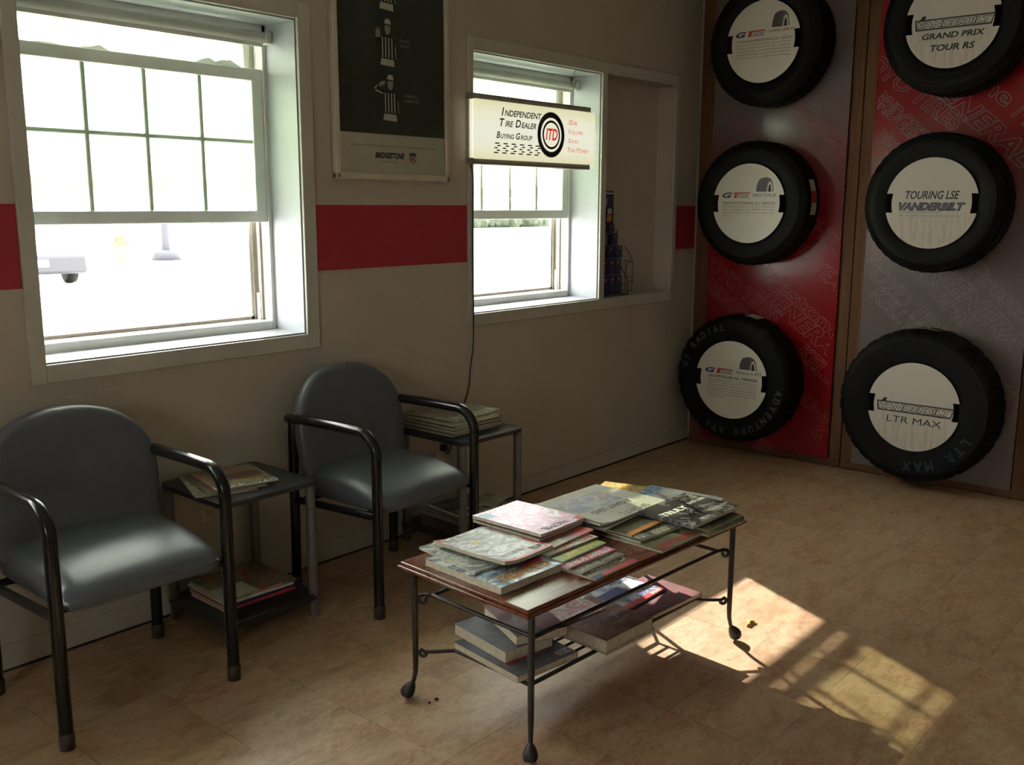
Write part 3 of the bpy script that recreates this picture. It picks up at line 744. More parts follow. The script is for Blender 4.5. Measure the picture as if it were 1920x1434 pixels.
# ------------------------------------------------------------------ chairs
def chair(x, y, rz, label):
    t = tag(empty('armchair', (x, y, 0), rz), label, 'chair', 'waiting room armchairs')
    yf, yb, hx = -.222, .222, .26; r = .0185
    for s in (-1, 1):
        X = s*hx
        g = G(); g.tube([(X, yf, .0), (X, yf, .3), (X, yf, .585)], r, 16); leg = g.build('leg', 'tube', t)
        g = G(); g.lathe([(0, 0), (r+.002, 0), (r+.002, .045), (r, .048)], 16, 0, Matrix.Translation((X, yf, 0))); g.build('foot_cap', 'cap', leg)
        g = G(); g.tube([(X, yb+.01, .0), (X, yb+.005, .3), (X, yb, .665)], r, 16); leg = g.build('leg', 'tube', t)
        g = G(); g.lathe([(0, 0), (r+.002, 0), (r+.002, .045), (r, .048)], 16, 0, Matrix.Translation((X, yb+.01, 0))); g.build('foot_cap', 'cap', leg)
        rad = .085
        pts = [(X, yf, .585)] + arc((yf+rad, .585), rad, PI, PI/2, 9, lambda a, b: (X, a, b))[1:] + [(X, yf+.2, .671), (X, yb-.05, .668), (X*.985, yb+.02, .660), (X*.93, yb+.045, .655)]
        g = G(); g.tube(pts, r, 16); g.build('armrest', 'tube', t)
        g = G(); g.tube([(X, yf, .372), (X, yb, .352)], .0135, 12); g.build('side_rail', 'tube', t)
    for yy in (yf+.07, yb-.06):
        g = G(); g.tube([(-hx, yy, .365), (hx, yy, .365)], .012, 10); g.build('cross_bar', 'tube', t)
    # seat cushion: crowned top, rounded front
    g = G(); nx, ny = 22, 22; hw, y0, y1 = .2385, -.240, .215
    def top(u, v):
        ex = max(0, abs(u)-.80)/.20; fv = max(0, (-v)-.80)/.20; bv = max(0, v-.85)/.15
        z = .474+.014*(1-u*u)*(1-.5*v*v)
        z -= .038*(1-math.sqrt(max(0, 1-ex*ex))) + .030*(1-math.sqrt(max(0, 1-fv*fv))) + .02*bv*bv + .040*max(0, -v+.15)**2.0
        return max(z, .402)
    vs = []; fs = []
    for j in range(ny+1):
        for i in range(nx+1):
            u = math.sin(PI/2*(-1+2*i/nx)); v = math.sin(PI/2*(-1+2*j/ny))
            cu = max(0, (abs(v)-.78)/.22); cv = max(0, (abs(u)-.78)/.22)
            vs.append((u*hw*(1-.045*cu*cu), (y0+y1)/2+v*(y1-y0)/2*(1-.06*cv*cv), top(u, v)))
    for j in range(ny):
        for i in range(nx): fs.append((j*(nx+1)+i, j*(nx+1)+i+1, (j+1)*(nx+1)+i+1, (j+1)*(nx+1)+i))
    rim = [i for i in range(nx+1)] + [j*(nx+1)+nx for j in range(1, ny+1)] + [ny*(nx+1)+i for i in range(nx-1, -1, -1)] + [j*(nx+1) for j in range(ny-1, 0, -1)]
    o = len(vs); n = len(rim)
    for q in rim: vs.append((vs[q][0]*1.0, vs[q][1], .388))
    for q in rim: vs.append((vs[q][0]*.96, vs[q][1]*.96, .376))
    for k in range(n): fs.append((rim[(k+1) % n], rim[k], o+k, o+(k+1) % n)); fs.append((o+(k+1) % n, o+k, o+n+k, o+n+(k+1) % n))
    fs.append([o+n+k for k in range(n)]); g.add(vs, fs, 0, True); g.build('seat', 'vinyl', t)
    # arched back, gently curved round the sitter
    g = G(); zb, zt, bw = .405, .838, .268
    pts = [(-bw+.022, zb)] + [(-bw+.012*(1-i/6), zb+(.60-zb)*i/6) for i in range(1, 7)]
    pts += [(-bw*math.copysign(abs(math.cos(PI*i/26))**.86, math.cos(PI*i/26)), .60+(zt-.60)*math.sin(PI*i/26)**.80) for i in range(1, 26)]
    pts += [(bw-.012*(1-i/6), zb+(.60-zb)*i/6) for i in range(6, 0, -1)] + [(bw-.022, zb)]
    def yo(px, pz): return .205+.055*(pz-zb)/(zt-zb) - .55*px*px
    rings = [(1.0, .0), (1.0, -.014), (.985, -.026), (.94, -.036), (.8, -.042), (.5, -.046), (.0, -.048)]
    back = [(1.0, .008), (.98, .016), (.9, .02), (.0, .022)]
    cx, cz = 0, .60; n = len(pts); vs = []; fs = []
    for sc, dy in rings[:-1]+[(0.02, -.048)]:
        for px, pz in pts:
            X_, Z_ = cx+(px-cx)*sc, cz+(pz-cz)*sc; vs.append((X_, yo(X_, Z_)+dy, Z_))
    m = len(rings)
    for q in range(m-1):
        for k in range(n): fs.append((q*n+k, q*n+(k+1) % n, (q+1)*n+(k+1) % n, (q+1)*n+k))
    fs.append([(m-1)*n+k for k in range(n)])
    o = len(vs)
    for sc, dy in [(1.0, 0.0)]+back[:-1]+[(0.02, .022)]:
        for px, pz in pts:
            X_, Z_ = cx+(px-cx)*sc, cz+(pz-cz)*sc; vs.append((X_, yo(X_, Z_)+dy, Z_))
    mb = 5
    for q in range(mb-1):
        for k in range(n): fs.append((o+q*n+(k+1) % n, o+q*n+k, o+(q+1)*n+k, o+(q+1)*n+(k+1) % n))
    fs.append([o+(mb-1)*n+k for k in range(n)][::-1])
    g.add(vs, fs, 0, True); g.build('backrest', 'vinyl', t)
    return t
chair(1.288, 2.690, R(0), 'blue-grey vinyl armchair at the left edge below the larger window')
chair(2.397, 2.702, R(2.5), 'blue-grey vinyl armchair between the two black side tables')

# ------------------------------------------------------------------ side tables
def side_table(x, y, label, w=.388, zt=.50):
    t = tag(empty('side_table', (x, y, 0)), label, 'side table', 'black side tables')
    h = w/2; g = G()
    cr = .03; P = []
    for (sx, sy, a) in ((1, 1, 0), (-1, 1, 90), (-1, -1, 180), (1, -1, 270)):
        P += [(sx*(h-cr)+cr*math.cos(R(a+90*i/6)), sy*(h-cr)+cr*math.sin(R(a+90*i/6))) for i in range(7)]
    g.prism(P, zt-.017, zt, lambda a, b, d: (a, b, d), 0); g.build('table_top', 'laminate', t)
    for sx in (-1, 1):
        for sy in (-1, 1):
            X, Y = sx*(h-.022), sy*(h-.022)
            g = G(); g.tube([(X, Y, .0), (X, Y, zt-.017)], .0175, 16); leg = g.build('leg', 'greytube', t)
            g = G(); g.lathe([(.0176, .064), (.0205, .064), (.0205, .074), (.0176, .074)], 16, 0, Matrix.Translation((X, Y, 0))); g.build('shelf_collar', 'laminate', leg)
    g = G(); g.rbox(-h+.006, h-.006, -h+.006, h-.006, .058, .085, .003, 1); g.build('lower_shelf', 'laminate', t)
    return t
side_table(1.838, 2.838, 'black side table with grey tube legs between the two armchairs')
side_table(2.945, 2.825, 'black side table with grey tube legs under the smaller window')

# ------------------------------------------------------------------ magazines, books, newspapers
def mag(x, y, z, w, h, t, rot, cover, label, bands=(), titles=(), cat='magazine', group=None, name=None, curl=(0, 0), edge='paper', flat=False, dog=0.0):
    """w along the title, h down the page; rot 180 = title towards the room, upside down for the camera"""
    r = tag(empty(name or cat, (x, y, z), R(rot)), label, cat, group)
    nx, ny = 8, 10
    rr = random.Random(int((x*977+y*131+z*1009)*1000) & 0xffff)
    ph = 0.0
    def zo(u, v):                              # u, v in -1..1
        if flat: return 0
        return curl[0]*max(0, u-.2)**2 + curl[1]*max(0, -u-.2)**2 + dog*max(0, v-.1)**2 + .0003*math.sin(3*u+ph)
    cr = .97
    def grid(g, s, zz, mi, fl=False):
        vs = [((-1+2*i/nx)*w/2*s, (-1+2*j/ny)*h/2*s, zz+zo(-1+2*i/nx, -1+2*j/ny)) for j in range(ny+1) for i in range(nx+1)]
        fs = [(j*(nx+1)+i, j*(nx+1)+i+1, (j+1)*(nx+1)+i+1, (j+1)*(nx+1)+i) for j in range(ny) for i in range(nx)]
        if fl: fs = [f[::-1] for f in fs]
        g.add(vs, fs, mi, True); return vs
    rim = [i for i in range(nx+1)] + [j*(nx+1)+nx for j in range(1, ny+1)] + [ny*(nx+1)+i for i in range(nx-1, -1, -1)] + [j*(nx+1) for j in range(ny-1, 0, -1)]
    def shell(g, s, z0, z1, m_top, m_side):
        a = grid(g, s, z1, m_top); b = grid(g, s, z0, m_top, True); n = len(rim)
        vs = [a[q] for q in rim]+[b[q] for q in rim]
        g.add(vs, [(k, n+k, n+(k+1) % n, (k+1) % n) for k in range(n)], m_side)
    ct = min(.0008, t*.2)
    g = G(); shell(g, .988, ct, t-ct, 0, 0); g.build('page_block', edge, r)
    g = G(); shell(g, 1.0, t-ct, t, 0, 0); shell(g, 1.0, 0, ct, 0, 0)
    g.box(-w/2-.0004, -w/2+.0006, -h/2, h/2, ct+zo(-1, 0)*.5, t-ct+zo(-1, 0)*.5, 0)
    def f(u, v, k=1): return (u*w/2, v*h/2, t+.0005*k+zo(u, v))
    mats = [cover]; 
    def mi(m):
        if m not in mats: mats.append(m)
        return mats.index(m)
    for (u0, u1, v0, v1, m) in bands:
        n = 6
        for i in range(n):
            for j in range(n):
                a, b, c, d = u0+(u1-u0)*i/n, u0+(u1-u0)*(i+1)/n, v0+(v1-v0)*j/n, v0+(v1-v0)*(j+1)/n
                g.add([f(a, c), f(b, c), f(b, d), f(a, d)], [(0, 1, 2, 3)], mi(m))
    for (txt, u0, v0, u1, v1, m, *o) in titles:
        g.text(txt, u0, v0, u1, v1, lambda a, b: f(a, b, 2.2), mi(m), o[0] if o else .02, o[1] if len(o) > 1 else 0)
    g.build('cover', mats, r)
    return r
GL, GF, GR_, GS = 'magazines stacked on the left end of the coffee table', 'magazines fanned along the middle of the coffee table', 'magazines spread on the right end of the coffee table', 'books and magazines on the coffee table shelf'
TZ = .4355
# left pile
mag(1.937, 1.738, TZ, .245, .305, .021, 177, 'art_sky', 'thick magazine with sky-blue cover and orange title, bottom left of the coffee table', [(-.9, -.3, .50, .62, 'red')], [('COUNTRY', -.85, .60, .75, .88, 'orange', .03), ('TRUCKS', .35, -.62, .85, -.50, 'red')], group=GL, curl=(.0, .0))
mag(1.948, 1.822, TZ+.0215, .206, .262, .007, 172, 'art_pale', 'pale magazine, mostly hidden, sticking out left between two larger ones', group=GL)
mag(1.995, 1.790, TZ+.0290, .216, .275, .011, 181, 'art_pale', 'worn pale magazine with red title strip lying on the sky-blue one', [(-1, 1, .90, 1, 'red'), (-1, -.90, .2, 1, 'red'), (.72, 1, -1, -.80, 'red'), (-.88, -.30, .62, .88, 'white'), (.05, .30, -.42, -.30, 'yellow')],
    [('G', -.85, .64, -.40, .86, 'ink', .08), ('ROD & CUSTOM', -.30, .55, .6, .68, 'ink'), ('SHOW CARS', .15, -.2, .8, -.1, 'black'), ('DETAILS', .3, .1, .85, .2, 'black')], group=GL, curl=(.018, 0), dog=.004)
# middle fan, lowest first
mag(2.152, 1.592, TZ, .200, .272, .0058, 178.5, 'art_dkmix', 'lowest magazine of the middle fan, red strip along its front edge', [(-1, .55, .86, 1, 'red'), (.55, 1, .86, 1, 'blue')], [('Country', -.9, .52, .7, .78, 'white', .02, .2)], group=GF, dog=.0)
mag(2.154, 1.640, TZ+.0059, .205, .272, .0058, 179, 'art_olive', 'olive magazine second from the bottom of the middle fan', [], [('AMERICAN ROD', -.9, .74, .9, .92, 'cream', .02)], group=GF)
mag(2.155, 1.678, TZ+.0118, .212, .272, .0058, 177, 'art_pinkwhite', 'magazine with a pink title strip in the middle fan', [(-1, 1, .72, 1, 'pink')], [('STREET SCENE', -.9, .76, .9, .96, 'white', .03)], group=GF)
mag(2.163, 1.716, TZ+.0177, .212, .272, .0058, 180, 'art_dkmix', 'magazine with a green and yellow title strip in the middle fan', [(-1, 1, .72, 1, 'green'), (-.3, .5, .75, .88, 'yellow')], [('GARDEN', -.85, .78, .8, .95, 'yellow', .02)], group=GF)
mag(2.178, 1.763, TZ+.0236, .222, .272, .0058, 177.5, 'art_redwhite', 'magazine with a cream and red title strip in the middle fan', [(-1, 1, .70, 1, 'cream')], [('RED HOT', -.9, .72, .7, .95, 'red', .02)], group=GF)
mag(2.204, 1.790, TZ+.0295, .212, .270, .0058, 182, 'art_darkred', 'dark magazine with red corner, topmost strip of the middle fan', [(-1, -.35, .7, 1, 'red'), (.3, 1, .75, 1, 'cream')], group=GF)
mag(2.226, 1.850, TZ+.0354, .216, .272, .008, 180, 'art_olive', 'olive-edged magazine under the pink and white one', group=GF)
mag(2.232, 1.853, TZ+.0435, .222, .275, .010, 181, 'art_pinkwhite', 'glossy pink and white magazine on top of the middle fan', [(-1, -.75, .8, 1, 'red'), (.55, .95, -.9, -.55, 'skyblue')], [('HOME', -.4, .72, .6, .92, 'ink', .0)], group=GF, curl=(.006, 0))
# right spread
mag(2.468, 1.572, TZ, .215, .272, .0058, 178.5, 'art_olive', 'olive magazine with red title, front of the right group on the table edge', [], [('CAR CRAFT', -.95, .70, .9, .94, 'red', .035)], group=GR_)
mag(2.486, 1.652, TZ+.0059, .212, .272, .0058, 175.5, 'art_olive', 'dark olive magazine with white title under the newspaper', [], [('RODDER', -.95, .70, .2, .94, 'cream', .035), ('USA', .4, .6, .9, .9, 'white', .04)], group=GR_)
mag(2.487, 1.706, TZ+.0118, .206, .272, .0058, 181, 'art_olive', 'magazine with an orange title strip half under the newspaper', [(-1, 1, .84, 1, 'orange'), (-1, 1, .58, .82, 'art_greenish')], [('AUTOMOBILE', -.8, .62, .9, .8, 'ink', .03)], group=GR_)
mag(2.690, 1.535, TZ, .218, .272, .0055, 176, 'art_greenish', 'green magazine at the right end of the coffee table, hanging over its corner', [], [('FIELD', -.9, .6, .6, .9, 'olive', .02)], group=GR_, curl=(0, .002))
mag(2.712, 1.556, TZ+.0064, .216, .272, .0055, 179, 'art_greenish', 'green magazine second from the table top at the right end', [], [('STREAM', -.9, .66, .6, .92, 'black', .02)], group=GR_)
mag(2.790, 1.842, TZ, .205, .265, .006, 196, 'art_colorful', 'small colourful magazine at the far edge behind the newspaper', [], [('SWAP', -.2, -.8, .8, -.5, 'yellow', .02)], group=GR_)
mag(2.775, 1.655, TZ+.0124, .220, .278, .013, 7, 'art_slate', 'dark magazine with sky-blue title behind the silver car one', [(-.98, .98, .62, .98, 'skyblue')], [('SEARS', -.9, .66, .9, .94, 'ink', .03)], group=GR_)
mag(2.688, 1.545, TZ+.0256, .285, .212, .012, 358, 'art_car', 'black glossy magazine with chrome cars and white lettering at the right end', [(-.1, .9, .45, .85, 'art_car2'), (-.2, .6, -.85, -.35, 'art_car2')],
    [('TRULY', -.93, .02, .05, .3, 'white', .05), ('BUYER GUIDE', .25, .18, .92, .34, 'white', .02), ('NOW', -.5, -.9, -.1, -.75, 'white', .02), ('THE NEW COLLECTION', .1, -.6, .95, -.5, 'cream', .0)], group=GR_)

def newspaper(x, y, z, w, h, t, rot, label, group=None, full=True, cat='newspaper', curlx=.0):
    r = tag(empty('newspaper', (x, y, z), R(rot)), label, cat, group)
    nx, ny = 28, 24
    def zo(u, v): return .004*math.sin(2.2*u+.6)*(.4+.6*v*v)*.5 + .010*max(0, u-.55)**2*4*curlx - .003*max(0, -v-.5)
    def sheet(s, z0, z1, ox=0, oy=0):
        g = G()
        def vs_(zz): return [((-1+2*i/nx)*w/2*s+ox, (-1+2*j/ny)*h/2*s+oy, zz+zo(-1+2*i/nx, -1+2*j/ny)) for j in range(ny+1) for i in range(nx+1)]
        fs = [(j*(nx+1)+i, j*(nx+1)+i+1, (j+1)*(nx+1)+i+1, (j+1)*(nx+1)+i) for j in range(ny) for i in range(nx)]
        a, b = vs_(z1), vs_(z0); g.add(a, fs, 0, True); g.add(b, [f[::-1] for f in fs], 0, True)
        rim = [i for i in range(nx+1)] + [j*(nx+1)+nx for j in range(1, ny+1)] + [ny*(nx+1)+i for i in range(nx-1, -1, -1)] + [j*(nx+1) for j in range(ny-1, 0, -1)]; n = len(rim)
        g.add([a[q] for q in rim]+[b[q] for q in rim], [(k, n+k, n+(k+1) % n, (k+1) % n) for k in range(n)], 0)
        return g
    g = sheet(1.0, 0, t*.55, .012 if full else 0, -.006 if full else 0); g.build('inner_pages', 'art_news', r)
    g = sheet(1.0, t*.6, t)
    if full:
        def f(u, v, k=1): return (u*w/2, v*h/2, t+.0006*k+zo(u, v))
        n = 18
        for (u0, u1, v0, v1, m) in [(-.55, .80, -.62, .18, 1)]:
            for i in range(n):
                for j in range(n):
                    a, b, c, d = u0+(u1-u0)*i/n, u0+(u1-u0)*(i+1)/n, v0+(v1-v0)*j/n, v0+(v1-v0)*(j+1)/n
                    g.add([f(a, c), f(b, c), f(b, d), f(a, d)], [(0, 1, 2, 3)], m)
        T = lambda a, b: f(a, b, 2)
        g.text('SPORTS', -.55, .74, .30, .93, T, 3, .0)
        g.text('A GIANT LEAD', -.55, .26, .62, .46, T, 2, .035)
        g.text('Big night puts home team on top of the series', -.5, .56, .55, .62, T, 3)
        g.text('Late rally seals it in front of a full house', -.5, .66, .35, .70, T, 4)
        for c_ in range(2):
            for i in range(15): g.text('the quick win came after a long wait for fans here'[i:i+30], -.95+.20*c_, .8-.11*i, -.78+.20*c_, .86-.11*i, T, 3)
        for i in range(5):
            for c_ in range(4): g.text('and the crowd stayed to the last out'[i:i+26], -.5+.33*c_, -.72-.055*i, -.22+.33*c_, -.69-.055*i, T, 3)
    g.build('front_page', ['art_news', 'art_photo', 'ink', 'ink', 'red'], r)
    return r
newspaper(2.540, 1.800, TZ+.0275, .362, .296, .009, 180, 'newspaper folded to its sports page with a large headline, on the coffee table', 'newspapers on the coffee table', True, 'newspaper', 1.2)
newspaper(2.515, 1.800, TZ+.0200, .330, .285, .006, 184, 'newspaper section sticking out beneath the sports page', 'newspapers on the coffee table', False)

# ------------------------------------------------------------------ coffee table
def coffee_table():
    cx, cy = 2.318, 1.699
    t = tag(empty('coffee_table', (cx, cy, 0), R(-2.9)), 'wrought-iron coffee table with a worn mahogany top and a slatted shelf', 'coffee table')
    hx, hy = .537, .259; lx, ly = .494, .232
    g = G(); g.rbox(-hx, hx, -hy, hy, .413, .424, .004, 2); g.rbox(-hx+.006, hx-.006, -hy+.006, hy-.006, .422, .435, .005, 3); g.build('table_top', 'mahogany', t)
    for sx in (-1, 1):
        for sy in (-1, 1):
            X, Y = sx*lx, sy*ly; d = Vector((sx*.75, sy*.66, 0))
            g = G()
            pts = [Vector((X, Y, .414)), Vector((X, Y, .25)), Vector((X, Y, .11)), Vector((X, Y, .085))+d*.001, Vector((X, Y, .060))+d*.006, Vector((X, Y, .042))+d*.013]
            g.tube(pts, [.0095, .0095, .0085, .0075, .0065, .0065], 8); leg = g.build('leg', 'iron', t)
            g = G()                          # fluted toe
            a = Vector((X, Y, .052))+d*.008; b = Vector((X, Y, .009))+d*.034
            ax = (b-a); Lh = ax.length; T = Matrix.Translation(a) @ ax.to_track_quat('Z', 'Y').to_matrix().to_4x4()
            vs = []; fs = []; seg = 20; pr = [(.007, 0), (.014, .2), (.020, .5), (.0215, .75), (.016, .95), (.004, 1.0)]
            for k in range(seg):
                an = 2*PI*k/seg; fl = 1.0 if k % 2 else .86
                for r, h in pr: vs.append((r*fl*math.cos(an), r*fl*math.sin(an), h*Lh))
            n = len(pr)
            for k in range(seg):
                for i in range(n-1): fs.append((k*n+i, ((k+1) % seg)*n+i, ((k+1) % seg)*n+i+1, k*n+i+1))
            g.add(vs, fs, 0, True, T); g.build('toe', 'iron', leg)
            # scroll brackets that hold upper frame and shelf to the leg
            for z0, (ix, iy) in ((.322, (lx-.040, ly-.030)), (.150, (lx-.085, ly-.082))):
                P0 = Vector((sx*ix, sy*iy, z0)); P1 = Vector((X, Y, z0+.004)); dr = (P1-P0); dr.z = 0; ln = dr.length; dr.normalize()
                pts = [P0, P0+dr*(ln*.5)+Vector((0, 0, .004 if z0 > .2 else -.003)), P0+dr*(ln-.028)+Vector((0, 0, .004 if z0 > .2 else -.003))]
                c = P0+dr*(ln-.024)+Vector((0, 0, -.010 if z0 > .2 else -.006))
                for i in range(1, 11):
                    an = PI/2 - i*R(31); rr = .0135-.0006*i
                    pts.append(c+dr*rr*math.cos(an)+Vector((0, 0, rr*math.sin(an))))
                g = G(); g.tube(pts, .0058, 8); g.build('scroll_bracket', 'iron', t)
    ix, iy = lx-.040, ly-.030
    g = G(); z = .322
    for a, b in (((-ix, -iy), (ix, -iy)), ((ix, -iy), (ix, iy)), ((ix, iy), (-ix, iy)), ((-ix, iy), (-ix, -iy))): g.tube([(a[0], a[1], z), (b[0], b[1], z)], .0062, 8)
    g.build('upper_frame', 'iron', t)
    ix, iy = lx-.085, ly-.082; z = .150
    g = G()
    for a, b in (((-ix, -iy), (ix, -iy)), ((ix, -iy), (ix, iy)), ((ix, iy), (-ix, iy)), ((-ix, iy), (-ix, -iy))): g.tube([(a[0], a[1], z), (b[0], b[1], z)], .0062, 8)
    for i in range(1, 7): g.tube([(-ix, -iy+2*iy*i/7, z), (ix, -iy+2*iy*i/7, z)], .0042, 8)
    g.tube([(0, -iy, z-.006), (0, iy, z-.006)], .005, 8)
    g.build('slatted_shelf', 'iron', t)
coffee_table()
# books on its shelf (shelf top .1565)
SZ = .1572
mag(2.010, 1.716, SZ, .232, .285, .020, 172, 'art_slate', 'grey catalogue with dark cover at the bottom left of the coffee table shelf', [], [('AUTO PARTS', -.6, .3, .8, .55, 'red', .02), ('2010', -.9, .7, -.5, .9, 'white', .02)], 'catalogue', GS, 'catalogue', flat=True)
mag(2.020, 1.772, SZ+.0202, .178, .245, .034, 170, 'art_slate', 'thick book with a slate grey cover in the middle of the left shelf pile', [], [], 'book', GS, 'book', flat=True)
mag(2.085, 1.742, SZ+.0544, .165, .232, .028, 156, 'art_maroon', 'thick pale-edged book with a dark violet cover, topmost on the left shelf pile', [], [], 'book', GS, 'book', flat=True)
mag(2.300, 1.640, SZ, .235, .285, .009, 177, 'art_dkmix', 'thin dark catalogue under the thick beige telephone book', [], [], 'catalogue', GS, 'catalogue', flat=True)
mag(2.290, 1.622, SZ+.0092, .228, .250, .038, 177, 'art_beige', 'thick beige telephone book with brown lettering in the middle of the shelf', [], [('Grand', -.8, .2, .3, .6, 'ink', .02, .3), ('Style', -.3, -.25, .6, .1, 'ink', .02, .3)], 'telephone book', GS, 'telephone_book', flat=True)
mag(2.262, 1.722, SZ+.0474, .205, .150, .005, 172, 'art_whitecars', 'white leaflet with small red cars lying on the telephone book', [], [], 'leaflet', GS, 'leaflet')
mag(2.602, 1.640, SZ, .292, .225, .014, 175.5, 'art_maroon', 'dark magazine with a maroon car at the right end of the shelf', [(-.7, .5, .45, .8, 'art_maroon'), (-.5, .6, -.4, .1, 'art_car2')], [], group=GS)
mag(2.535, 1.722, SZ+.0142, .272, .210, .007, 181, 'art_bluecar', 'white magazine with a blue car and a red front strip on the shelf', [(-1, 1, .80, 1, 'red'), (-.3, .7, -.25, .3, 'blue'), (-.95, -.4, -.3, .2, 'white')], [('SALE', -.9, .84, -.5, .97, 'white', .03)], group=GS)

# on the side table between the chairs
T1, T2 = 'magazines on the side table between the chairs', 'papers piled on the side table under the smaller window'
ZT1 = .5005
mag(1.770, 2.862, ZT1, .205, .270, .0045, 160, 'art_khaki', 'lowest khaki magazine poking out left on the side table between the chairs', [], [('GUIDE', -.8, -.9, .2, -.7, 'black')], group=T1)
mag(1.795, 2.858, ZT1+.0052, .205, .270, .0045, 166, 'art_dkmix', 'dark magazine second from the bottom on the side table between the chairs', group=T1)
mag(1.832, 2.862, ZT1+.0103, .222, .262, .005, 168, 'art_spread', 'magazine with white title strip and red photo on the table between the chairs', [(-1, 1, .72, 1, 'white'), (-.2, .9, .42, .66, 'art_khaki'), (-.9, .6, -.3, .2, 'art_darkred')], [('CLASSIC CARS', -.95, .75, .95, .96, 'black', .035), ('MUSCLE', -.7, .46, .3, .64, 'yellow', .03)], group=T1)
ZL = .0855
T1L = 'magazines stacked on the lower shelf between the chairs'
for i, (x, y, rot, t_, cov, lab, bands, titles) in enumerate([
    (1.835, 2.832, 89, .017, 'black', 'thick black-spined catalogue at the bottom of the lower shelf stack between the chairs', [], []),
    (1.830, 2.836, 88, .009, 'red', 'red-spined magazine low in the lower shelf stack between the chairs', [], []),
    (1.838, 2.838, 91, .013, 'blue', 'blue-spined magazine in the middle of the lower shelf stack between the chairs', [], []),
    (1.822, 2.834, 87, .006, 'cream', 'cream-spined magazine second from the top of the lower shelf stack between the chairs', [], []),
    (1.836, 2.842, 88, .008, 'art_spread', 'cream and red magazine on top of the lower shelf stack between the chairs', [(-1, -.1, .1, 1, 'cream')], [])]):
    mag(x, y, ZL, .255, .272, t_, rot, cov, lab, bands, titles, group=T1L, flat=True); ZL += t_+.0003
z = .5005
LB = ['lowest folded newspaper in the pile on the right side table', 'second newspaper from the bottom of the right side table pile', 'third newspaper from the bottom of the right side table pile', 'fourth newspaper from the bottom of the right side table pile',
      'third newspaper from the top of the right side table pile', 'second newspaper from the top of the right side table pile']
for i in range(6):
    mag(2.935+.012*math.sin(i*2.1), 2.868+.008*math.cos(i*1.7), z, .290, .300, .0095, 180+2.5*math.sin(i*3.3), 'art_khaki' if i % 2 else 'art_dkmix', LB[i], [], [], 'newspaper', T2, 'folded_newspaper', curl=(0, 0)); z += .0100
mag(2.950, 2.878, z, .300, .295, .007, 184, 'art_khaki', 'newspaper with a green-grey photo on top of the right side table pile', [(-.4, .7, -.5, .45, 'art_dkmix'), (-.9, .9, .55, .9, 'cream')], [('DAILY NEWS', -.7, .6, .7, .85, 'ink', .02)], 'newspaper', T2, 'folded_newspaper', curl=(.004, .006))
z = .0855
TL = 'books on the lower shelf of the right side table'
mag(2.935, 2.80, z, .29, .25, .046, 178, 'art_beige', 'thick red-brown book at the bottom of the right side table shelf', [], [], 'book', TL, 'book', edge='cap', flat=True); z += .0463
mag(2.945, 2.81, z, .26, .24, .020, 176, 'art_slate', 'dark book in the middle of the right side table shelf', [], [], 'book', TL, 'book', edge='ink', flat=True); z += .0203
mag(2.940, 2.80, z, .24, .22, .012, 172, 'art_car', 'black book with cream script title on top of the right side table shelf', [], [('Spinner', -.8, .3, .8, .8, 'cream', .02, .3)], 'book', TL, 'book', flat=True); z += .0123
mag(3.045, 2.745, z, .15, .11, .010, 200, 'art_khaki', 'small tan booklet at the right side of the right side table shelf', [], [], 'booklet', TL, 'booklet')

